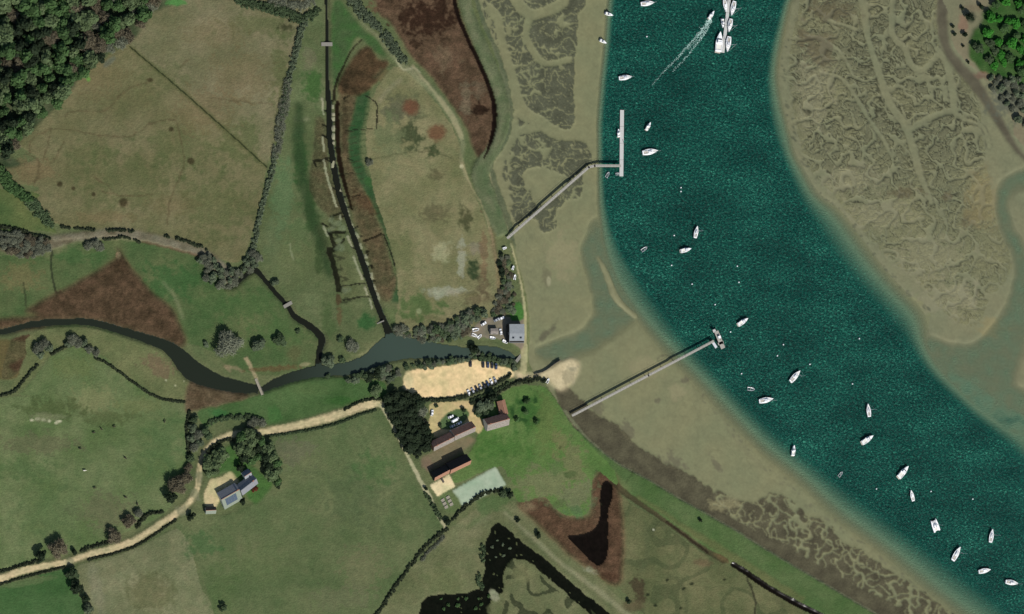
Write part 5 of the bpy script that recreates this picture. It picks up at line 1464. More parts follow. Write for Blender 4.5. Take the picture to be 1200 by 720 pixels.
def sailboat(px, py, L, deg, label, hull='gel', cover='navy', group='yachts on river moorings', mast=True, dm='cream', z=None):
    L = L * 1.06
    Bm, free = L * .35, 1.15 + L * .03
    loc = at_water(px, py, free)
    if z is not None:
        loc = (loc[0], loc[1], z)
    e = empty('sailing_yacht', loc, math.radians(deg))
    h = MB(); h.loft(hull_rings(L, Bm, .45, free, .72), True, False); h.build('hull', MT[hull], e, True)
    deck_mesh(L, Bm, free, .72, .0, .012).build('deck', MT['gel'], e)
    deck_mesh(L, Bm, free, .72, Bm * .11, .03, 9, 1.6, .62, .93).build('foredeck', MT[dm], e)
    c = MB()
    zz = free + .05
    def ring(x, w, hh): return [(x, -w, zz), (x, -w * .8, zz + hh), (x, w * .8, zz + hh), (x, w, zz)]
    c.loft([ring(-L * .12, Bm * .32, .55), ring(L * .05, Bm * .31, .55), ring(L * .2, Bm * .22, .42), ring(L * .27, Bm * .1, .12)])
    cab = c.build('cabin', MT['gel'], e)
    for s in (-1, 1):
        MB().box(L * .02, s * Bm * .287, zz + .3, L * .2, .05, .2).build('window', MT['glass'], cab)
    MB().box(L * .17, 0, zz + .48, .5, .5, .08).build('hatch', MT['glass'], cab)
    k = MB(); k.box(-L * .29, 0, free + .06, L * .27, Bm * .4, .06); k.build('cockpit', MT['teak'], e)
    for s in (-1, 1):
        MB().box(-L * .29, s * Bm * .27, free + .16, L * .28, .16, .26).build('coaming', MT['gel'], e)
    MB().tube((-L * .38, 0, free), (-L * .38, 0, free + .95), .06).box(-L * .38, 0, free + .8, .06, .9, .06).build('wheel', MT['alu'], e)
    if mast:
        H_ = L * 1.4
        mo = MB().tube((L * .08, 0, free), (L * .08, 0, H_), .15, .1).build('mast', MT['alu'], e)
        MB().box(L * .08, 0, H_ * .55, .06, Bm * .7, .05).build('spreader', MT['alu'], mo)
        MB().tube((L * .07, 0, free + 1.25), (-L * .34, 0, free + 1.2), .08).build('boom', MT['alu'], e)
        MB().tube((L * .05, 0, free + 1.42), (-L * .32, 0, free + 1.36), .17, .11).build('sail_cover', MT[cover], e, True)
        MB().tube((L * .49, 0, free * 1.28 + .1), (L * .085, 0, H_ * .96), .045, .03, 5).build('furled_jib', MT['gel'], e)
        MB().tube((-L * .49, 0, free), (L * .08, 0, H_), .012, n=3).build('backstay', MT['alu'], e)
    r = MB()
    for s in (-1, 1):
        for t in (-.42, -.2, .05, .28):
            r.tube((L * t, s * Bm * .43 * (1 if t < .1 else .66), free), (L * t, s * Bm * .43 * (1 if t < .1 else .66), free + .65), .02, n=4)
        r.tube((-L * .42, s * Bm * .43, free + .62), (L * .05, s * Bm * .43, free + .62), .014, n=3)
        r.tube((L * .05, s * Bm * .43, free + .62), (L * .28, s * Bm * .285, free + .62), .014, n=3)
    r.build('guard_rail', MT['alu'], e)
    prop(e, label, 'yacht', group)
    return e


def motorboat(px, py, L, deg, label, group='motor boats on the river', hull='gel', top='gel', z=None):
    L = L * 1.05
    Bm, free = L * .37, 1.5
    loc = at_water(px, py, free)
    if z is not None:
        loc = (loc[0], loc[1], z)
    e = empty('motor_boat', loc, math.radians(deg))
    MB().loft(hull_rings(L, Bm, .4, free, .92), True, False).build('hull', MT[hull], e, True)
    deck_mesh(L, Bm, free, .92, 0, .012).build('deck', MT['gel'], e)
    zz = free + .05
    c = MB()
    def ring(x, w, hh): return [(x, -w, zz), (x, -w * .86, zz + hh), (x, w * .86, zz + hh), (x, w, zz)]
    c.loft([ring(-L * .08, Bm * .37, 1.25), ring(L * .08, Bm * .36, 1.25)])
    cab = c.build('wheelhouse', MT[top], e)
    f = MB(); f.loft([ring(L * .082, Bm * .35, 1.15), ring(L * .16, Bm * .3, .5)]); f.build('windscreen', MT['glass'], cab)
    for s in (-1, 1):
        MB().box(0, s * Bm * .345, zz + .75, L * .13, .06, .35).build('window', MT['glass'], cab)
    g = MB(); g.loft([ring(L * .161, Bm * .33, .5), ring(L * .3, Bm * .2, .38), ring(L * .37, Bm * .1, .1)]); g.build('foredeck', MT['gel'], e)
    MB().box(-L * .29, 0, free + .05, L * .33, Bm * .7, .06).build('cockpit', MT['cream'], e)
    for s in (-1, 1):
        MB().box(-L * .29, s * Bm * .4, free + .2, L * .34, .14, .35).build('coaming', MT['gel'], e)
    MB().box(-L * .42, 0, free + .3, .5, Bm * .66, .45).build('bench', MT['gel'], e)
    MB().box(-L * .525, 0, .35, L * .07, Bm * .8, .1).build('bathing_platform', MT['teak'], e)
    MB().tube((L * .1, -Bm * .3, zz + 1.25), (-L * .04, -Bm * .3, zz + 1.9), .04).tube((L * .1, Bm * .3, zz + 1.25), (-L * .04, Bm * .3, zz + 1.9), .04).box(-L * .04, 0, zz + 1.9, .2, Bm * .62, .08).build('radar_arch', MT['alu'], e)
    prop(e, label, 'motor boat', group)
    return e


def dinghy(px, py, L, deg, label, group='small dinghies', z=None, col_='grp', outboard=True):
    loc = at_water(px, py, .4)
    if z is not None:
        x, y = P(px, py, z + .4)
        loc = (float(x), float(y), z)
    e = empty('dinghy', loc, math.radians(deg))
    Bm = L * .46
    MB().loft(hull_rings(L * .94, Bm * .8, .1, .3, .9, 8), True, False).build('hull', MT['gel'], e, True)
    pth = [(-L * .5, -Bm * .42), (L * .12, -Bm * .42), (L * .34, -Bm * .3), (L * .5, 0), (L * .34, Bm * .3), (L * .12, Bm * .42), (-L * .5, Bm * .42)]
    t = MB()
    for a, b in zip(pth, pth[1:]):
        t.tube((a[0], a[1], .34), (b[0], b[1], .34), .19, n=8)
    t.build('tube', MT[col_], e, True)
    MB().box(-L * .05, 0, .42, .3, Bm * .8, .05).build('seat', MT['wood'], e)
    MB().box(-L * .44, 0, .42, .06, Bm * .7, .4).build('transom', MT['gel'], e)
    if outboard:
        MB().box(-L * .52, 0, .62, .35, .26, .4).tube((-L * .52, 0, .5), (-L * .52, 0, -.3), .06).build('outboard_motor', MT['rubber'], e)
    prop(e, label, 'dinghy', group)
    return e


def catamaran(px, py, L, deg, label):
    free = 1.2
    e = empty('catamaran', at_water(px, py, free), math.radians(deg))
    Bm = L * .56
    for s in (-1, 1):
        h = MB()
        rg = hull_rings(L, L * .15, .4, free, .8)
        h.loft([[(x, y + s * Bm * .39, z) for x, y, z in r] for r in rg], True, False)
        h.build('hull', MT['gel'], e, True)
        d = deck_mesh(L, L * .15, free, .8, 0, .012)
        d.v = [(x, y + s * Bm * .39, z) for x, y, z in d.v]
        d.build('deck', MT['gel'], e)
    MB().box(-L * .12, 0, free + .02, L * .62, Bm * .72, .3).build('bridge_deck', MT['gel'], e)
    zz = free + .17
    def ring(x, w, hh): return [(x, -w, zz), (x, -w * .85, zz + hh), (x, w * .85, zz + hh), (x, w, zz)]
    cab = MB().loft([ring(-L * .14, Bm * .33, .9), ring(L * .05, Bm * .33, .9), ring(L * .17, Bm * .26, .15)]).build('saloon', MT['gel'], e)
    for s in (-1, 1):
        MB().box(-L * .03, s * Bm * .325, zz + .45, L * .2, .06, .3).build('window', MT['glass'], cab)
    MB().box(-L * .29, 0, zz + .03, L * .2, Bm * .5, .06).build('cockpit', MT['cream'], e)
    nt_ = MB(); nt_.box(L * .29, 0, free + .1, L * .18, Bm * .6, .03); nt_.build('trampoline', MT['deck'], e)
    MB().box(L * .4, 0, free + .15, .14, Bm * .76, .14).build('cross_beam', MT['alu'], e)
    MB().tube((L * .1, 0, zz), (L * .1, 0, L * 1.3), .14, .1).build('mast', MT['alu'], e)
    MB().tube((L * .09, 0, zz + 1.5), (-L * .36, 0, zz + 1.5), .1).build('boom', MT['alu'], e)
    MB().tube((L * .07, 0, zz + 1.68), (-L * .34, 0, zz + 1.66), .2, .14).build('sail_cover', MT['gel'], e, True)
    prop(e, label, 'catamaran')
    return e


# --- yachts on the river, north to south
sailboat(759, 4, 10.0, 9, 'white yacht lying at the top edge left of the speeding boat', cover='cream', mast=True)
sailboat(733, 91, 9.6, 9, 'white yacht close to the west bank above the long floating pontoon')
motorboat(760, 148, 6.2, 60, 'short white boat right of the long pontoon, the smaller one')
sailboat(762, 178, 11.4, 10, 'large white yacht just right of the long pontoon\'s lower half')
motorboat(725, 156, 5.6, 92, 'small white boat tied to the left side of the long pontoon')
motorboat(714, 17, 6.0, -14, 'upper of two small white boats on the mud edge at the top')
motorboat(707, 49, 5.4, -24, 'lower of two small white boats on the mud edge at the top')
sailboat(816, 272, 8.4, 78, 'upright-lying white yacht in mid-river, upper of a close pair')
motorboat(804, 293, 8.0, 14, 'white boat with dark cockpit in mid-river, lower of a close pair')
dinghy(755, 292, 5.4, 32, 'tiny pale dinghy alone off the west bank in mid-river')
dinghy(712, 205, 4.6, 60, 'tiny pale dinghy beneath the elbow of the northern pier')
dinghy(724, 204, 3.6, 5, 'little white dinghy tied behind the long pontoon\'s foot', outboard=False)
motorboat(871, 377, 8.6, 32, 'white boat just beyond the southern pier head')
sailboat(932, 441, 10.6, 46, 'white yacht with a mast east of the southern pier, slanting upward', cover='cream')
dinghy(880, 456, 6.0, -6, 'small pale dinghy above the yacht south of the pier head')
sailboat(898, 469, 10.8, 10, 'white yacht lying almost level just below the small pale dinghy')
motorboat(930, 528, 7.4, 82, 'slim white boat alone near the southern flat\'s edge')
sailboat(1018, 481, 9.2, 98, 'upright-lying white yacht, upper of a pair in the lower river')
motorboat(1017, 515, 10.0, 31, 'slanting white motor boat, lower of a pair in the lower river')
motorboat(1059, 553, 11.0, 46, 'large white motor boat slanting upward above the catamaran')
sailboat(1069, 581, 8.0, 105, 'narrow white yacht between the large motor boat and the catamaran', mast=False)
catamaran(1096, 616, 9.6, 112, 'broad white catamaran, the only twin-hulled boat')
sailboat(1121, 649, 11.2, 58, 'white yacht with a mast right below the catamaran', cover='cream')
sailboat(1162, 628, 9.6, 80, 'greyish upright-lying yacht at the right edge', dm='deck', hull='grp')
sailboat(1154, 669, 9.6, 9, 'slim white yacht lying level in the bottom right corner, left one', mast=False)
sailboat(1186, 683, 10.2, -9, 'white yacht lying level in the bottom right corner, right one', cover='navy')
dinghy(985, 556, 4.8, 48, 'tiny pale dinghy off the southern flat in the lower river')
# --- boats rafted on the mid-river pontoon
sailboat(850, 7, 8.4, -82, 'white boat on the left side of the mid-river pontoon, topmost', group='boats on the mid-river pontoon', mast=False)
sailboat(859, 10, 10.2, -104, 'pale yacht on the right side of the mid-river pontoon, topmost', group='boats on the mid-river pontoon', dm='deck')
motorboat(847, 27.5, 6.2, -86, 'small white boat on the left side of the mid-river pontoon, middle', group='boats on the mid-river pontoon')
sailboat(855.5, 30, 9.2, -102, 'white yacht on the right side of the mid-river pontoon, middle', group='boats on the mid-river pontoon', cover='cream')
motorboat(843, 49, 14.0, 83, 'largest white cruiser, lower left on the mid-river pontoon', group='boats on the mid-river pontoon')
sailboat(853.5, 52, 10.6, -99, 'white yacht on the right side of the mid-river pontoon, lowest', group='boats on the mid-river pontoon')
# --- speeding motor boat and its wake
sp = motorboat(834, 17.5, 6.6, 56, 'white motor boat speeding up the river ahead of its wake')
def wake(pts, w, label, seed):
    rs = np.random.RandomState(seed)
    q = catmull(np.column_stack([np.asarray(pts, float), np.asarray(w, float)]), False, .8)
    me = MB()
    b = at_water(*q[0, :2], 0)
    d = np.gradient(q[:, :2], axis=0); d /= np.hypot(d[:, 0], d[:, 1])[:, None]
    for i in range(len(q) - 1):
        t = i / len(q)
        for _ in range(4):
            if rs.rand() < t * .55:
                continue
            o = rs.normal() * q[i, 2] * .4
            px, py = q[i, 0] - d[i, 1] * o + rs.uniform(-.5, .5), q[i, 1] + d[i, 0] * o
            x, y, _z = at_water(px, py, 0)
            s = rs.uniform(.14, .4) * (1 - .4 * t)
            a = rs.uniform(0, 6.28)
            ring = [(x - b[0] + math.cos(a + k * 1.047) * s * rs.uniform(.6, 1.2), y - b[1] + math.sin(a + k * 1.047) * s * rs.uniform(.6, 1.2), .05) for k in range(6)]
            top = (x - b[0], y - b[1], .05 + s * .35)
            me.add(ring + [top], [(k, (k + 1) % 6, 6) for k in range(6)])
    o = me.build('wake_foam', MT['foam'])
    o.location = b
    prop(o, label, 'wake', kind='stuff')
wake([(832, 22), (822, 36), (808, 52), (790, 72), (776, 86), (764, 100)], [2.2, 2.4, 2, 1.6, 1.4, 1.2], 'left foam line of the speeding boat\'s wake', 3)
wake([(833, 23), (827, 36), (816, 52), (800, 72), (788, 84)], [2.2, 2.4, 2, 1.6, 1.2], 'right foam line of the speeding boat\'s wake', 4)
wake([(831, 24), (825, 34), (816, 46), (806, 58)], [5, 4.5, 3.5, 2], 'churned water between the wake lines', 5)

# --- mooring buoys
BU = [(758, 43, 'above the yacht near the west bank'), (798, 220, 'upper of two tiny ones in mid-river'), (798, 224.5, 'lower of two tiny ones in mid-river'), (790, 276, 'left of the close pair of boats'), (864, 312, 'upper one right below the close pair of boats'), (866, 331, 'lower one right below the close pair of boats'), (811, 333, 'straight below the close pair of boats'), (838, 357, 'above the southern pier head'),
      (787, 311, 'nearest the west bank in mid-river'), (918, 404, 'upper one above the slanting yacht'), (911, 417, 'lower one above the slanting yacht'), (869, 438, 'below the southern pier head'), (949, 427, 'right of the slanting yacht'), (1007, 397, 'alone in the wide water on the right'), (999, 450, 'above the upright-lying pair in the lower river'), (1027, 573, 'left of the narrow yacht'), (1091, 576, 'right of the narrow yacht'), (1140, 585, 'alone above the greyish yacht'), (856, 389, 'just right of the southern pier head')]
buoy_src = None
for px, py, where in BU:
    if buoy_src is None:
        buoy_src = empty('mooring_buoy', at_water(px, py, .3))
        m = MB()
        rg = []
        for i in range(7):
            a = -math.pi / 2 + math.pi * (i + .5) / 7
            rg.append([(math.cos(a) * .55 * math.cos(t * .6283), math.cos(a) * .55 * math.sin(t * .6283), .25 + .5 * math.sin(a)) for t in range(10)])
        m.loft(rg); m.build('float', MT['gel'], buoy_src, True)
        MB().tube((0, 0, .7), (0, 0, 1.0), .05).tube((-.14, 0, 1.0), (.14, 0, 1.0), .04).build('ring', MT['alu'], buoy_src)
        e = buoy_src
    else:
        e = copy_tree(buoy_src)
        e.location = at_water(px, py, .3)
    prop(e, 'small white mooring buoy ' + where, 'buoy', 'mooring buoys on the river')


# --- piers and pontoons
def pier(name, pts, w, z, label, cat='pier', rails=True, pile_step=11.0, piles=True, dm='wood'):
    """walkway through photograph points at deck height z, w metres wide"""
    q = [Vector((*[float(t) for t in P(x, y, z)], z)) for x, y in pts]
    o = q[0].copy(); o.z = 0
    e = empty(name, o)
    d = MB(); ra = [MB(), MB()]
    for a, b in zip(q, q[1:]):
        v = b - a
        L = v.length
        ang = math.atan2(v.y, v.x)
        c = (a + b) / 2 - o
        d.box(c.x, c.y, z - .09, L + w * .6, w, .18, ang)
        nrm = Vector((-v.y, v.x, 0)).normalized()
        for s in (0, 1):
            off = nrm * (w / 2 - .06) * (1 if s else -1)
            if rails:
                ra[s].tube(a - o + off + Vector((0, 0, 1.05)), b - o + off + Vector((0, 0, 1.05)), .05, n=5)
                k = max(2, int(L / 2.4))
                for i in range(k + 1):
                    p = a.lerp(b, i / k) - o + off
                    ra[s].tube(p, p + Vector((0, 0, 1.05)), .045, n=4)
            if piles:
                k = max(1, int(L / pile_step))
                for i in range(k + 1):
                    p = a.lerp(b, (i + .15) / (k + .3)) - o + off * .85
                    MB().tube((p.x, p.y, -2.6), (p.x, p.y, z - .18), .16, n=7).build('pile', MT['woodd'], e)
    d.build('deck', MT[dm], e)
    if rails:
        for s in (0, 1):
            ra[s].build('handrail', MT['wood'], e)
    prop(e, label, cat)
    return e


pier('pier', [(595, 279), (690, 196), (697, 194.5), (727, 194.5)], 1.8, 3.0, 'long bent grey timber pier crossing the marsh to the floating pontoon', dm='wood')
pier('pier', [(671, 487), (760, 440), (836, 400)], 1.7, 3.0, 'straight grey timber pier from the southern sea wall to the river')
ph = pier('landing_stage', [(840, 390), (847, 407)], 3.4, 2.7, 'grey T-shaped platform at the outer end of the southern pier', rails=False, pile_step=4)
MB().box(1.6, -3.2, 3.4, 2.0, 1.8, 1.4, .4).build('hut', MT['gel'], ph)
MB().box(3.2, -7.5, 2.62, 4.6, 1.8, .16, .35).build('landing', MT['wood'], ph)
MB().box(-1.7, -8.6, 2.2, 5.6, 2.0, .18, -.95).build('gangway', MT['alu'], ph)
MB().box(-1.8, 1.3, 2.5, 2.4, 2.2, .16, .4).build('step', MT['pont'], ph)
for (x, y) in ((-1.2, 2.0), (2.6, -5.0), (4.8, -8.2)):
    MB().tube((x, y, -2.5), (x, y, 4.2), .17).build('mooring_post', MT['woodd'], ph)


def pontoon(pts, w, label):
    z = .55
    q = [Vector((*[float(t) for t in P(x, y, z)], z)) for x, y in pts]
    o = q[0].copy(); o.z = 0
    e = empty('pontoon', o)
    for a, b in zip(q, q[1:]):
        v = b - a
        n = max(1, int(v.length / 9))
        ang = math.atan2(v.y, v.x)
        for i in range(n):
            c = a.lerp(b, (i + .5) / n) - o
            MB().box(c.x, c.y, z - .1, v.length / n - .15, w, .2, ang).build('deck_section', MT['pont'], e)
            MB().box(c.x, c.y, .12, v.length / n * .7, w * .8, .5, ang).build('float', MT['rubber'], e)
        nrm = Vector((-v.y, v.x, 0)).normalized()
        for i in range(0, n + 1, 3):
            p = a.lerp(b, i / n) - o + nrm * (w / 2 + .2)
            MB().tube((p.x, p.y, -3), (p.x, p.y, 3.2), .18).build('pile', MT['woodd'], e)
    prop(e, label, 'pontoon')
    return e


pontoon([(729, 129), (728.6, 168), (728.2, 207)], 3.0, 'long pale floating pontoon standing across the northern pier\'s end')
pontoon([(856, -18), (854.5, 0), (851, 30), (847, 62)], 2.6, 'narrow grey pontoon in mid-river with boats on both sides')
# ------------------------------------------------------------------ buildings
def gable(name, r0, r1, wn, ws, eave, ridge, roof_n, roof_s, wall, label, chimneys=(), windows=True, door=True, south_low=None, overhang=.35):
    """gabled house. r0, r1: ridge ends as seen (photograph pixels); wn, ws: widths in metres of the north and south half"""
    gz = min(ground_z(*r0), ground_z(*r1))
    a = Vector((*[float(t) for t in P(*r0, gz + ridge)], gz)); b = Vector((*[float(t) for t in P(*r1, gz + ridge)], gz))
    v = b - a
    L = v.length
    ang = math.atan2(v.y, v.x)
    e = empty(name, (a + b) / 2, ang)
    h = L / 2
    es = eave if south_low is None else south_low
    w = MB()
    w.add([(-h, -ws, -.3), (h, -ws, -.3), (h, wn, -.3), (-h, wn, -.3), (-h, -ws, es), (h, -ws, es), (h, wn, eave), (-h, wn, eave), (-h, 0, ridge - .12), (h, 0, ridge - .12)],
          [(0, 1, 5, 4), (2, 3, 7, 6), (1, 2, 6, 9, 5), (3, 0, 4, 8, 7), (4, 5, 9, 8), (8, 9, 6, 7)])
    w.build('wall', MT[wall], e)
    t, ho = .16, h + overhang
    def slope(y1, z1):
        k = (z1 - ridge) / y1
        yy = y1 + math.copysign(overhang, y1)
        zz = ridge + k * yy
        m = MB()
        m.add([(-ho, 0, ridge), (ho, 0, ridge), (ho, yy, zz), (-ho, yy, zz), (-ho, 0, ridge + t), (ho, 0, ridge + t), (ho, yy, zz + t), (-ho, yy, zz + t)],
              [(0, 1, 2, 3), (4, 5, 6, 7), (0, 1, 5, 4), (1, 2, 6, 5), (2, 3, 7, 6), (3, 0, 4, 7)])
        return m
    rn = slope(wn, eave).build('roof', MT[roof_n], e)
    rs_ = slope(-ws, es).build('roof', MT[roof_s], e)
    MB().box(0, 0, ridge + t + .04, 2 * ho, .3, .14).build('ridge_tiles', MT['tile'] if roof_s != 'slate' else MT['slate'], rs_)
    for c in chimneys:
        ch = MB().box(c * h, .25, ridge + .55, 1.0, .75, 1.5).build('chimney', MT['redbrick'], rs_)
    if windows:
        n = max(1, int(L / 3.2))
        for i in range(n):
            x = -h + (i + .5) * L / n
            for y, ev in ((-ws - .02, es), (wn + .02, eave)):
                if door and i == n // 2 and y < 0:
                    continue
                for zc in ([1.4] if ev < 4 else [1.4, 3.9]):
                    if zc + .5 < ev:
                        f = MB().box(x, y, zc, 1.15, .1, 1.15).build('window', MT['frame'], e)
                        MB().box(x, y + math.copysign(.04, y), zc, .95, .08, .95).build('pane', MT['glass'], f)
        if door:
            x = -h + (n // 2 + .5) * L / n
            dr = MB().box(x, -ws - .03, 1.0, 1.0, .1, 2.05).build('door', MT['teak'], e)
            MB().box(x + .38, -ws - .1, 1.0, .06, .08, .14).build('handle', MT['alu'], dr)
    prop(e, label, 'building')
    return e


def flat_building(name, corner_px, corner2, h, roof, wall, label, rot=0):
    gz = ground_z((corner_px[0] + corner2[0]) / 2, (corner_px[1] + corner2[1]) / 2)
    x0, y0 = P(*corner_px, gz + h); x1, y1 = P(*corner2, gz + h)
    e = empty(name, (float(x0 + x1) / 2, float(y0 + y1) / 2, gz), rot)
    sx, sy = abs(float(x1 - x0)), abs(float(y1 - y0))
    MB().box(0, 0, h / 2 - .3, sx - .4, sy - .4, h + .2).build('wall', MT[wall], e)
    r = MB()
    r.add([(-sx / 2, -sy / 2, h - .35), (sx / 2, -sy / 2, h - .35), (sx / 2, sy / 2, h - .15), (-sx / 2, sy / 2, h - .15), (-sx / 2, 0, h + .35), (sx / 2, 0, h + .35)], [(0, 1, 5, 4), (4, 5, 2, 3), (0, 4, 3), (1, 2, 5), (0, 3, 2, 1)])
    ro = r.build('roof', MT[roof], e)
    dr = MB().box(0, -sy / 2 + .16, 1.3, min(3.2, sx * .4), .12, 2.6).build('door', MT['wood'], e)
    MB().box(min(1.2, sx * .15), -sy / 2 + .06, 1.2, .08, .1, .3).build('handle', MT['alu'], dr)
    for s in (-1, 1):
        f = MB().box(s * (sx / 2 - .2), 0, h * .6, .12, 1.4, .9).build('window', MT['frame'], e)
        MB().box(s * (sx / 2 - .17), 0, h * .6, .12, 1.2, .7).build('pane', MT['glass'], f)
    prop(e, label, 'building')
    return e, ro, sx, sy, h


# farmhouse row, right house, barn
gable('farmhouse', (509, 524), (532, 512.5), 3.4, 3.0, 3.6, 7.0, 'tile', 'tile2', 'brick', 'long brick farmhouse below the courtyard, left half with brown roof', (-.7, .5))
gable('farmhouse', (533.5, 511), (557, 500.5), 3.8, 3.4, 4.2, 8.0, 'tile', 'tile2', 'render', 'taller right half of the farmhouse below the courtyard', (-.85, .8))
gable('farmhouse', (572, 498), (597, 491), 3.8, 4.4, 4.2, 8.2, 'tile', 'tile2', 'render', 'pale-walled farmhouse right of the courtyard', (-.8, .8))
gable('house_wing', (588.5, 470), (592.5, 486), 2.8, 2.8, 2.8, 5.0, 'pantile', 'pantile', 'brick', 'orange-roofed wing standing north of the right farmhouse', door=False)
gable('barn', (510, 560), (527, 551), 3.6, 2.4, 3.4, 6.8, 'dark', 'pantile', 'dark', 'left end of the orange-roofed barn above the terrace, its shaded slope coloured black', windows=False)  # north slopes of both barn ends take black as painted shade
gable('barn', (529, 551), (552, 540), 4.6, 2.8, 4.0, 8.4, 'dark', 'pantile', 'dark', 'taller right end of the orange-roofed barn above the court, its shaded slope coloured black', windows=False)
# cottage
cw = gable('cottage', (260, 585.5), (280, 574), 4.6, 7.6, 3.0, 5.8, 'slate', 'lead', 'plaster', 'pale-roofed cottage wing with solar panels beside the cream yard', (.8,), south_low=1.9)
for i in range(4):
    p = MB()
    k = (5.8 - 1.9) / 7.6
    x0 = -4.8 + i * 2.2
    y0, y1 = -1.2, -6.0
    p.add([(x0, y0, 5.8 + k * y0 + .22), (x0 + 2.1, y0, 5.8 + k * y0 + .22), (x0 + 2.1, y1, 5.8 + k * y1 + .22), (x0, y1, 5.8 + k * y1 + .22),
           (x0, y0, 5.8 + k * y0 + .3), (x0 + 2.1, y0, 5.8 + k * y0 + .3), (x0 + 2.1, y1, 5.8 + k * y1 + .3), (x0, y1, 5.8 + k * y1 + .3)],
          [(0, 1, 2, 3), (4, 5, 6, 7), (0, 1, 5, 4), (1, 2, 6, 5), (2, 3, 7, 6), (3, 0, 4, 7)])
    p.build('solar_panel', MT['solar'], cw)
gable('cottage', (282.5, 575), (300, 561.5), 3.8, 3.9, 3.2, 6.2, 'slate', 'slate', 'plaster', 'slate-roofed cottage wing to the right of the solar panels', (.6,))
gable('cottage', (287, 558.5), (294, 554), 2.6, 2.6, 2.8, 5.0, 'slate', 'sheet', 'plaster', 'small grey rear gable of the cottage beside the copse', windows=False)
gable('garden_shed', (242, 598.5), (253, 598), 2.0, 2.2, 2.2, 3.4, 'dark', 'lead', 'wood', 'small pale-roofed shed left of the cottage yard', windows=False)  # north half of the roof coloured black for its shade
# boat shed and yard buildings
bs, ro, sx, sy, bh = flat_building('boat_shed', (597, 380), (614.5, 402), 6.0, 'sheet', 'dark', 'large grey flat-roofed boat shed on the quay')
for s in (-.25, .25):
    MB().box(sx * s, -sy * .22, bh + .22, 1.4, 1.2, .14).build('skylight', MT['glass'], ro)
flat_building('store_shed', (575, 385), (584, 392), 2.6, 'tile2', 'wood', 'small brown shed in the boatyard left of the boat shed')
# timber wall along the slip
q = catmull([(626, 438.5), (636, 436), (644, 431), (650, 426.5), (657, 422)], False, 4)
g0 = V(626, 438.5, 1.0)
e = empty('timber_groyne', (g0.x, g0.y, .5))
for i, (px, py) in enumerate(q[:-1]):
    a = V(px, py, 1.5); b = V(*q[i + 1], 1.5)
    c = (a + b) / 2 - e.location
    MB().box(c.x, c.y, .45, (b - a).length + .05, .35, 1.9, math.atan2((b - a).y, (b - a).x)).build('plank_wall', MT['woodd'], e)
    c = a - e.location
    MB().tube((c.x, c.y, -.6), (c.x, c.y, 1.75), .2).build('post', MT['woodd'], e)
prop(e, 'dark curved timber wall on the upper edge of the slipway', 'groyne')


# footbridges
def footbridge(a, b, w, label, z=1.5, mt_='plank', rails=True):
    p, q = V(*a, z), V(*b, z)
    c = (p + q) / 2
    e = empty('footbridge', (c.x, c.y, 0), math.atan2((q - p).y, (q - p).x))
    L = (q - p).length
    MB().box(0, 0, z, L, w, .2).build('deck', MT[mt_], e)
    for s in (-1, 1):
        MB().box(0, s * w * .35, z - .25, L, .25, .3).build('beam', MT['woodd'], e)
        if rails:
            r = MB().tube((-L / 2, s * w * .48, z + 1), (L / 2, s * w * .48, z + 1), .05)
            k = max(2, int(L / 2))
            for i in range(k + 1):
                r.tube((-L / 2 + L * i / k, s * w * .48, z), (-L / 2 + L * i / k, s * w * .48, z + 1), .05, n=5)
            r.build('handrail', MT['wood'], e)
    prop(e, label, 'bridge')
footbridge((376.5, 52), (389.5, 52), 2.6, 'pale plank bridge over the long ditch near the top', mt_='plank', rails=False)
footbridge((332.5, 360), (342, 354.5), 2.4, 'pale plank bridge over the branch ditch', mt_='plank', rails=False)
footbridge((299.5, 444), (307.5, 463), 1.8, 'sandy-coloured footbridge over the mill stream', mt_='bed')
footbridge((442, 379.5), (450, 376), .8, 'narrow plank across the long ditch near its mouth', rails=False)
footbridge((605, 424), (611, 416), 2.2, 'short plank bridge over the stream\'s end below the boat shed', rails=False)

# raised beds by the terrace
k = 0
for i in range(2):
    for j in range(3):
        px, py = 520 + i * 6.0 + j * 2.0 - 1, 586.5 + j * 4.0 - i * 3.2
        gz = ground_z(px, py)
        p = V(px, py, gz + .3)
        e = empty('raised_bed', (p.x, p.y, gz), math.radians(28))
        f = MB()
        for sx_, sy_, lx, ly in ((0, .95, 2.6, .12), (0, -.95, 2.6, .12), (1.25, 0, .12, 1.9), (-1.25, 0, .12, 1.9)):
            f.box(sx_, sy_, .2, lx, ly, .5)
        f.build('frame', MT['wood'], e)
        MB().box(0, 0, .15, 2.4, 1.8, .4).build('soil', MT['bed'], e)
        prop(e, 'pale raised garden bed left of the court, ' + ['upper', 'middle', 'lower'][j] + (' left' if i == 0 else ' right') + ' of six', 'garden bed', 'raised beds by the terrace')
p = V(518.5, 563, 2.0)
e = empty('planter', (p.x, p.y, ground_z(518.5, 563)), math.radians(-60))
MB().box(0, 0, .4, 3.6, 1.3, .9).build('trough', MT['dark'], e)
MB().box(0, 0, .86, 3.3, 1.0, .08).build('soil', MT['woodd'], e)
prop(e, 'dark oblong planter on the cream terrace', 'planter')


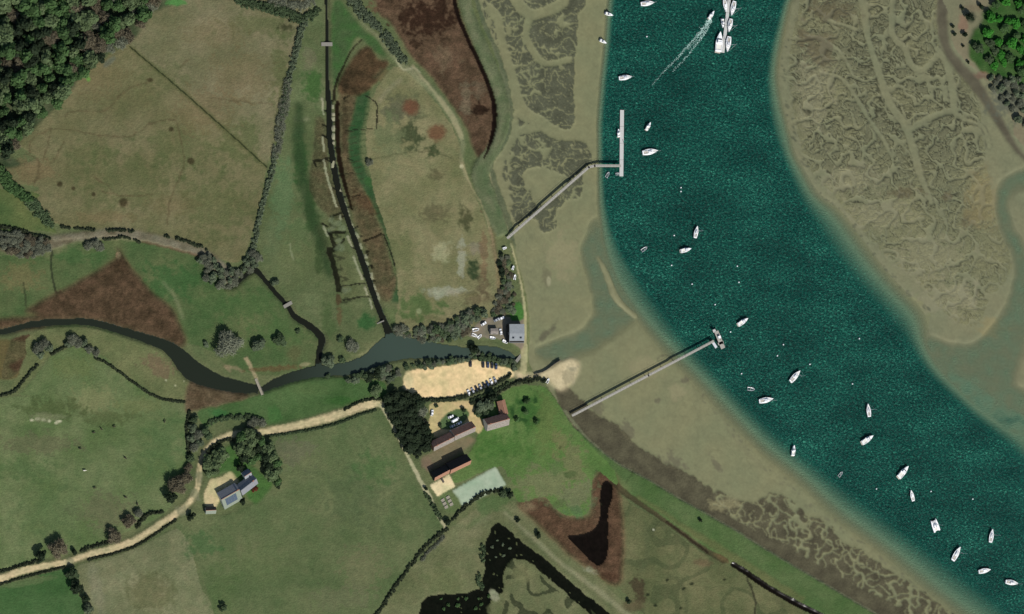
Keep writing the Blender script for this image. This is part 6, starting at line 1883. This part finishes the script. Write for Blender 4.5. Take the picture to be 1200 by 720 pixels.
# ------------------------------------------------------------------ vehicles
def make_car(paint_, L=4.3, W=1.8, H_=1.45, van=False):
    e = empty('parked_car', (0, 0, 0))
    h = L / 2
    b = MB()
    def ring(x, w, z0, z1): return [(x, -w, z0), (x, -w * 1.0, z1 * .85), (x, -w * .9, z1), (x, w * .9, z1), (x, w, z1 * .85), (x, w, z0)]
    b.loft([ring(-h, W * .42, .4, .78), ring(-h + .15, W * .49, .28, .92), ring(-h * .3, W * .5, .25, .95), ring(h * .45, W * .5, .25, .92), ring(h - .25, W * .47, .28, .76), ring(h, W * .4, .38, .62)])
    bd = b.build('body', MT[paint_], e)
    c = MB()
    def cr(x, w, z0, z1): return [(x, -w, z0), (x, -w * .82, z1), (x, w * .82, z1), (x, w, z0)]
    if van:
        x0, x1, x2, x3 = -h + .06, -h + .15, h * .45, h * .8
    else:
        x0, x1, x2, x3 = -h * .86, -h * .58, h * .12, h * .46
    c.loft([cr(x0, W * .46, .9, .95), cr(x1, W * .46, .9, H_), cr(x2, W * .46, .9, H_), cr(x3, W * .46, .9, .93)])
    c.build('window', MT['glass'] if not van else MT[paint_], e)
    MB().box((x1 + x2) / 2, 0, H_ + .01, (x2 - x1) * 1.02, W * .78, .06).build('roof', MT[paint_], e)
    if van:
        MB().add([(x2 + .05, -W * .39, H_ - .05), (x2 + .05, W * .39, H_ - .05), (x3 + .02, W * .44, 1.0), (x3 + .02, -W * .44, 1.0)], [(0, 1, 2, 3)]).build('windscreen', MT['glass'], e)
    for sx_ in (-.62, .62):
        for s in (-1, 1):
            wl = MB().tube((sx_ * h, s * (W / 2 - .2), .32), (sx_ * h, s * (W / 2 + .01), .32), .32, n=12).build('wheel', MT['rubber'], e)
            MB().tube((sx_ * h, s * (W / 2 - .1), .32), (sx_ * h, s * (W / 2 + .02), .32), .18, n=8).build('rim', MT['alu'], wl)
    for s in (-1, 1):
        MB().box(h - .08, s * W * .33, .58, .12, .3, .14).build('headlight', MT['lamp'], e)
        MB().box(-h + .06, s * W * .36, .68, .1, .24, .16).build('tail_light', MT['car_r'], e)
    return e


CARS = {}
def car(px, py, deg, paint_, label, group, van=False, z=None):
    key = (paint_, van)
    if key not in CARS:
        CARS[key] = make_car(paint_, 6.0 if van else 4.3, 2.05 if van else 1.8, 2.4 if van else 1.45, van)
        e = CARS[key]
    else:
        e = copy_tree(CARS[key])
    e.name = 'parked_van' if van else 'parked_car'
    gz = ground_z(px, py) + .02
    x, y = P(px, py, gz + .9)
    e.location = (float(x), float(y), gz)
    e.rotation_euler = (0, 0, math.radians(deg))
    prop(e, label, 'van' if van else 'car', group)


G1 = 'cars in front of the farmhouse'
car(533.5, 492.3, 26, 'car_w', 'large white van across the middle of the oval lawn', G1, True)
car(528.5, 488.6, 20, 'car_w', 'white car above the large van on the oval lawn', G1)
car(538.2, 496.2, 28, 'car_w', 'white car touching the oval lawn\'s right side below the van', G1)
car(530.6, 499.6, 22, 'car_s', 'silver car parked against the farmhouse below the van', G1)
car(506.6, 484, 80, 'car_w', 'white car at the courtyard\'s left edge by the pale tree', G1)
G2 = 'cars along the car park\'s lower hedge'
for i, (x, y, c) in enumerate([(549.5, 460.3, 'car_w'), (554.2, 458.2, 'car_s'), (558.6, 456.0, 'car_k'), (563.0, 454.0, 'car_s'), (567.4, 452.0, 'car_k'), (571.6, 450.0, 'car_b'), (575.8, 447.6, 'car_w'), (580.2, 445.6, 'car_s')]):
    car(x, y, 112, c, ['first', 'second', 'third', 'fourth', 'fifth', 'sixth', 'seventh', 'eighth'][i] + ' car from the left along the car park\'s lower hedge, ' + {'car_w': 'white', 'car_s': 'silver', 'car_k': 'black', 'car_b': 'dark blue'}[c], G2)
G3 = 'dark cars along the car park\'s upper side'
for x, y, c, l in [(551.6, 426.6, 'car_k', 'lone black car at the middle of the car park\'s upper edge'), (566.5, 427.6, 'car_k', 'black car, leftmost of the four on the car park\'s upper right edge'), (572, 427.8, 'car_b', 'dark blue car, second of the four on the upper right edge'), (577, 428.4, 'car_k', 'black car, third of the four on the upper right edge'), (581.6, 429.6, 'car_b', 'dark blue car, rightmost of the four on the upper right edge')]:
    car(x, y, 88, c, l, G3)
car(587, 389, 100, 'car_w', 'white car between the small shed and the boat shed', 'vehicles in the boatyard')
car(567, 379.5, 30, 'car_w', 'white car at the boatyard\'s upper left corner', 'vehicles in the boatyard')
car(582, 375, 24, 'car_s', 'silver car along the boatyard\'s upper edge', 'vehicles in the boatyard')
car(588, 373, 20, 'car_w', 'white car nearest the boat shed along the boatyard\'s upper edge', 'vehicles in the boatyard')
gy = 1.75
G4 = 'boats laid up ashore'
dinghy(557.5, 386.5, 5.2, 10, 'larger white dinghy laid up at the boatyard\'s left end', G4, gy, 'gel', False)
dinghy(556, 393, 4.4, -20, 'small white dinghy at the boatyard\'s lower left corner', G4, gy, 'gel', False)
dinghy(562, 394.5, 4.0, 40, 'white dinghy beside the stream scrub in the boatyard', G4, gy, 'gel', False)
dinghy(577.5, 396, 4.6, -8, 'pale dinghy below the small brown shed', G4, gy, 'grp', False)
dinghy(592, 400.5, 4.4, -24, 'pale dinghy at the boat shed\'s lower left corner', G4, gy, 'gel', False)
dinghy(642, 446.5, 3.8, 60, 'white dinghy lying at the hedge end by the slipway', G4, 1.0, 'gel', False)
dinghy(591.5, 291, 3.2, 20, 'uppermost white dinghy on the bank beside the quay lane', G4, 2.0, 'gel', False)
dinghy(601.3, 314, 3.2, 70, 'middle white dinghy on the bank beside the quay lane', G4, 2.0, 'gel', False)
dinghy(603.4, 325, 3.8, 80, 'lowest white dinghy on the bank beside the quay lane', G4, 2.0, 'gel', False)


# ------------------------------------------------------------------ cattle
def make_cow(m_):
    e = empty('cow', (0, 0, 0))
    def ring(x, w, zc, hh, n=10):
        return [(x, w * math.cos(2 * math.pi * i / n), zc + hh * math.sin(2 * math.pi * i / n) * (1.0 if math.sin(2 * math.pi * i / n) > 0 else 1.1)) for i in range(n)]
    b = MB()
    b.loft([ring(-1.08, .14, 1.18, .16), ring(-1.0, .3, 1.12, .3), ring(-.7, .37, 1.06, .38), ring(-.1, .42, 1.0, .42), ring(.4, .38, 1.02, .44), ring(.75, .28, 1.1, .38), ring(.98, .2, 1.18, .24), ring(1.25, .15, 1.16, .18), ring(1.45, .15, 1.06, .17), ring(1.7, .1, .9, .11), ring(1.78, .06, .86, .07)])
    for x, rear in ((-.82, True), (.55, False)):
        for s in (-1, 1):
            kx = x - .1 if rear else x
            b.tube((x, s * .24, .95), (x + (.08 if rear else 0), s * .23, .58), .17 if rear else .13, .09, 7)
            b.tube((x + (.08 if rear else 0), s * .23, .6), (kx, s * .23, .3), .085, .06, 7)
            b.tube((kx, s * .23, .32), (kx, s * .23, 0), .06, .075, 7)
    for s in (-1, 1):
        b.tube((1.38, s * .12, 1.14), (1.32, s * .34, 1.12), .07, .03, 6)
    b.tube((-1.08, 0, 1.2), (-1.18, 0, .55), .035, .05, 5)
    b.build('body', MT[m_], e, True)
    return e


cow0 = {}
for i, (px, py, deg, m_, lab) in enumerate([(110, 507, 10, 'hide', 'dark cow left of the other close one in mid-pasture'), (119, 503, 130, 'hide', 'dark cow standing steeply, nearest the pasture\'s middle'), (134, 500, 20, 'hide', 'dark cow right of the pair in mid-pasture'), (94, 526, 0, 'hide', 'dark cow alone in the pasture\'s left half'), (147, 537, 150, 'hide', 'dark cow in the pasture\'s right half, upper'),
                                            (111, 572, 5, 'hide', 'dark cow below the pale one'), (147, 583, -20, 'hide', 'dark cow in the pasture\'s right half, lower'), (99, 551.5, 0, 'hidew', 'pale cow, the only light one in the pasture'), (161, 591, 80, 'hide', 'dark cow nearest the lane\'s bare trees'), (193, 494, 60, 'hide', 'dark cow near the pasture\'s right hedge')]):
    if m_ not in cow0:
        cow0[m_] = make_cow(m_); e = cow0[m_]
    else:
        e = copy_tree(cow0[m_])
    gz = ground_z(px, py)
    x, y = P(px, py, gz + .8)
    e.location = (float(x), float(y), gz)
    e.rotation_euler = (0, 0, math.radians(deg))
    e.scale = (.9, .9, .9)
    prop(e, lab, 'cow', 'cattle in the western pasture')
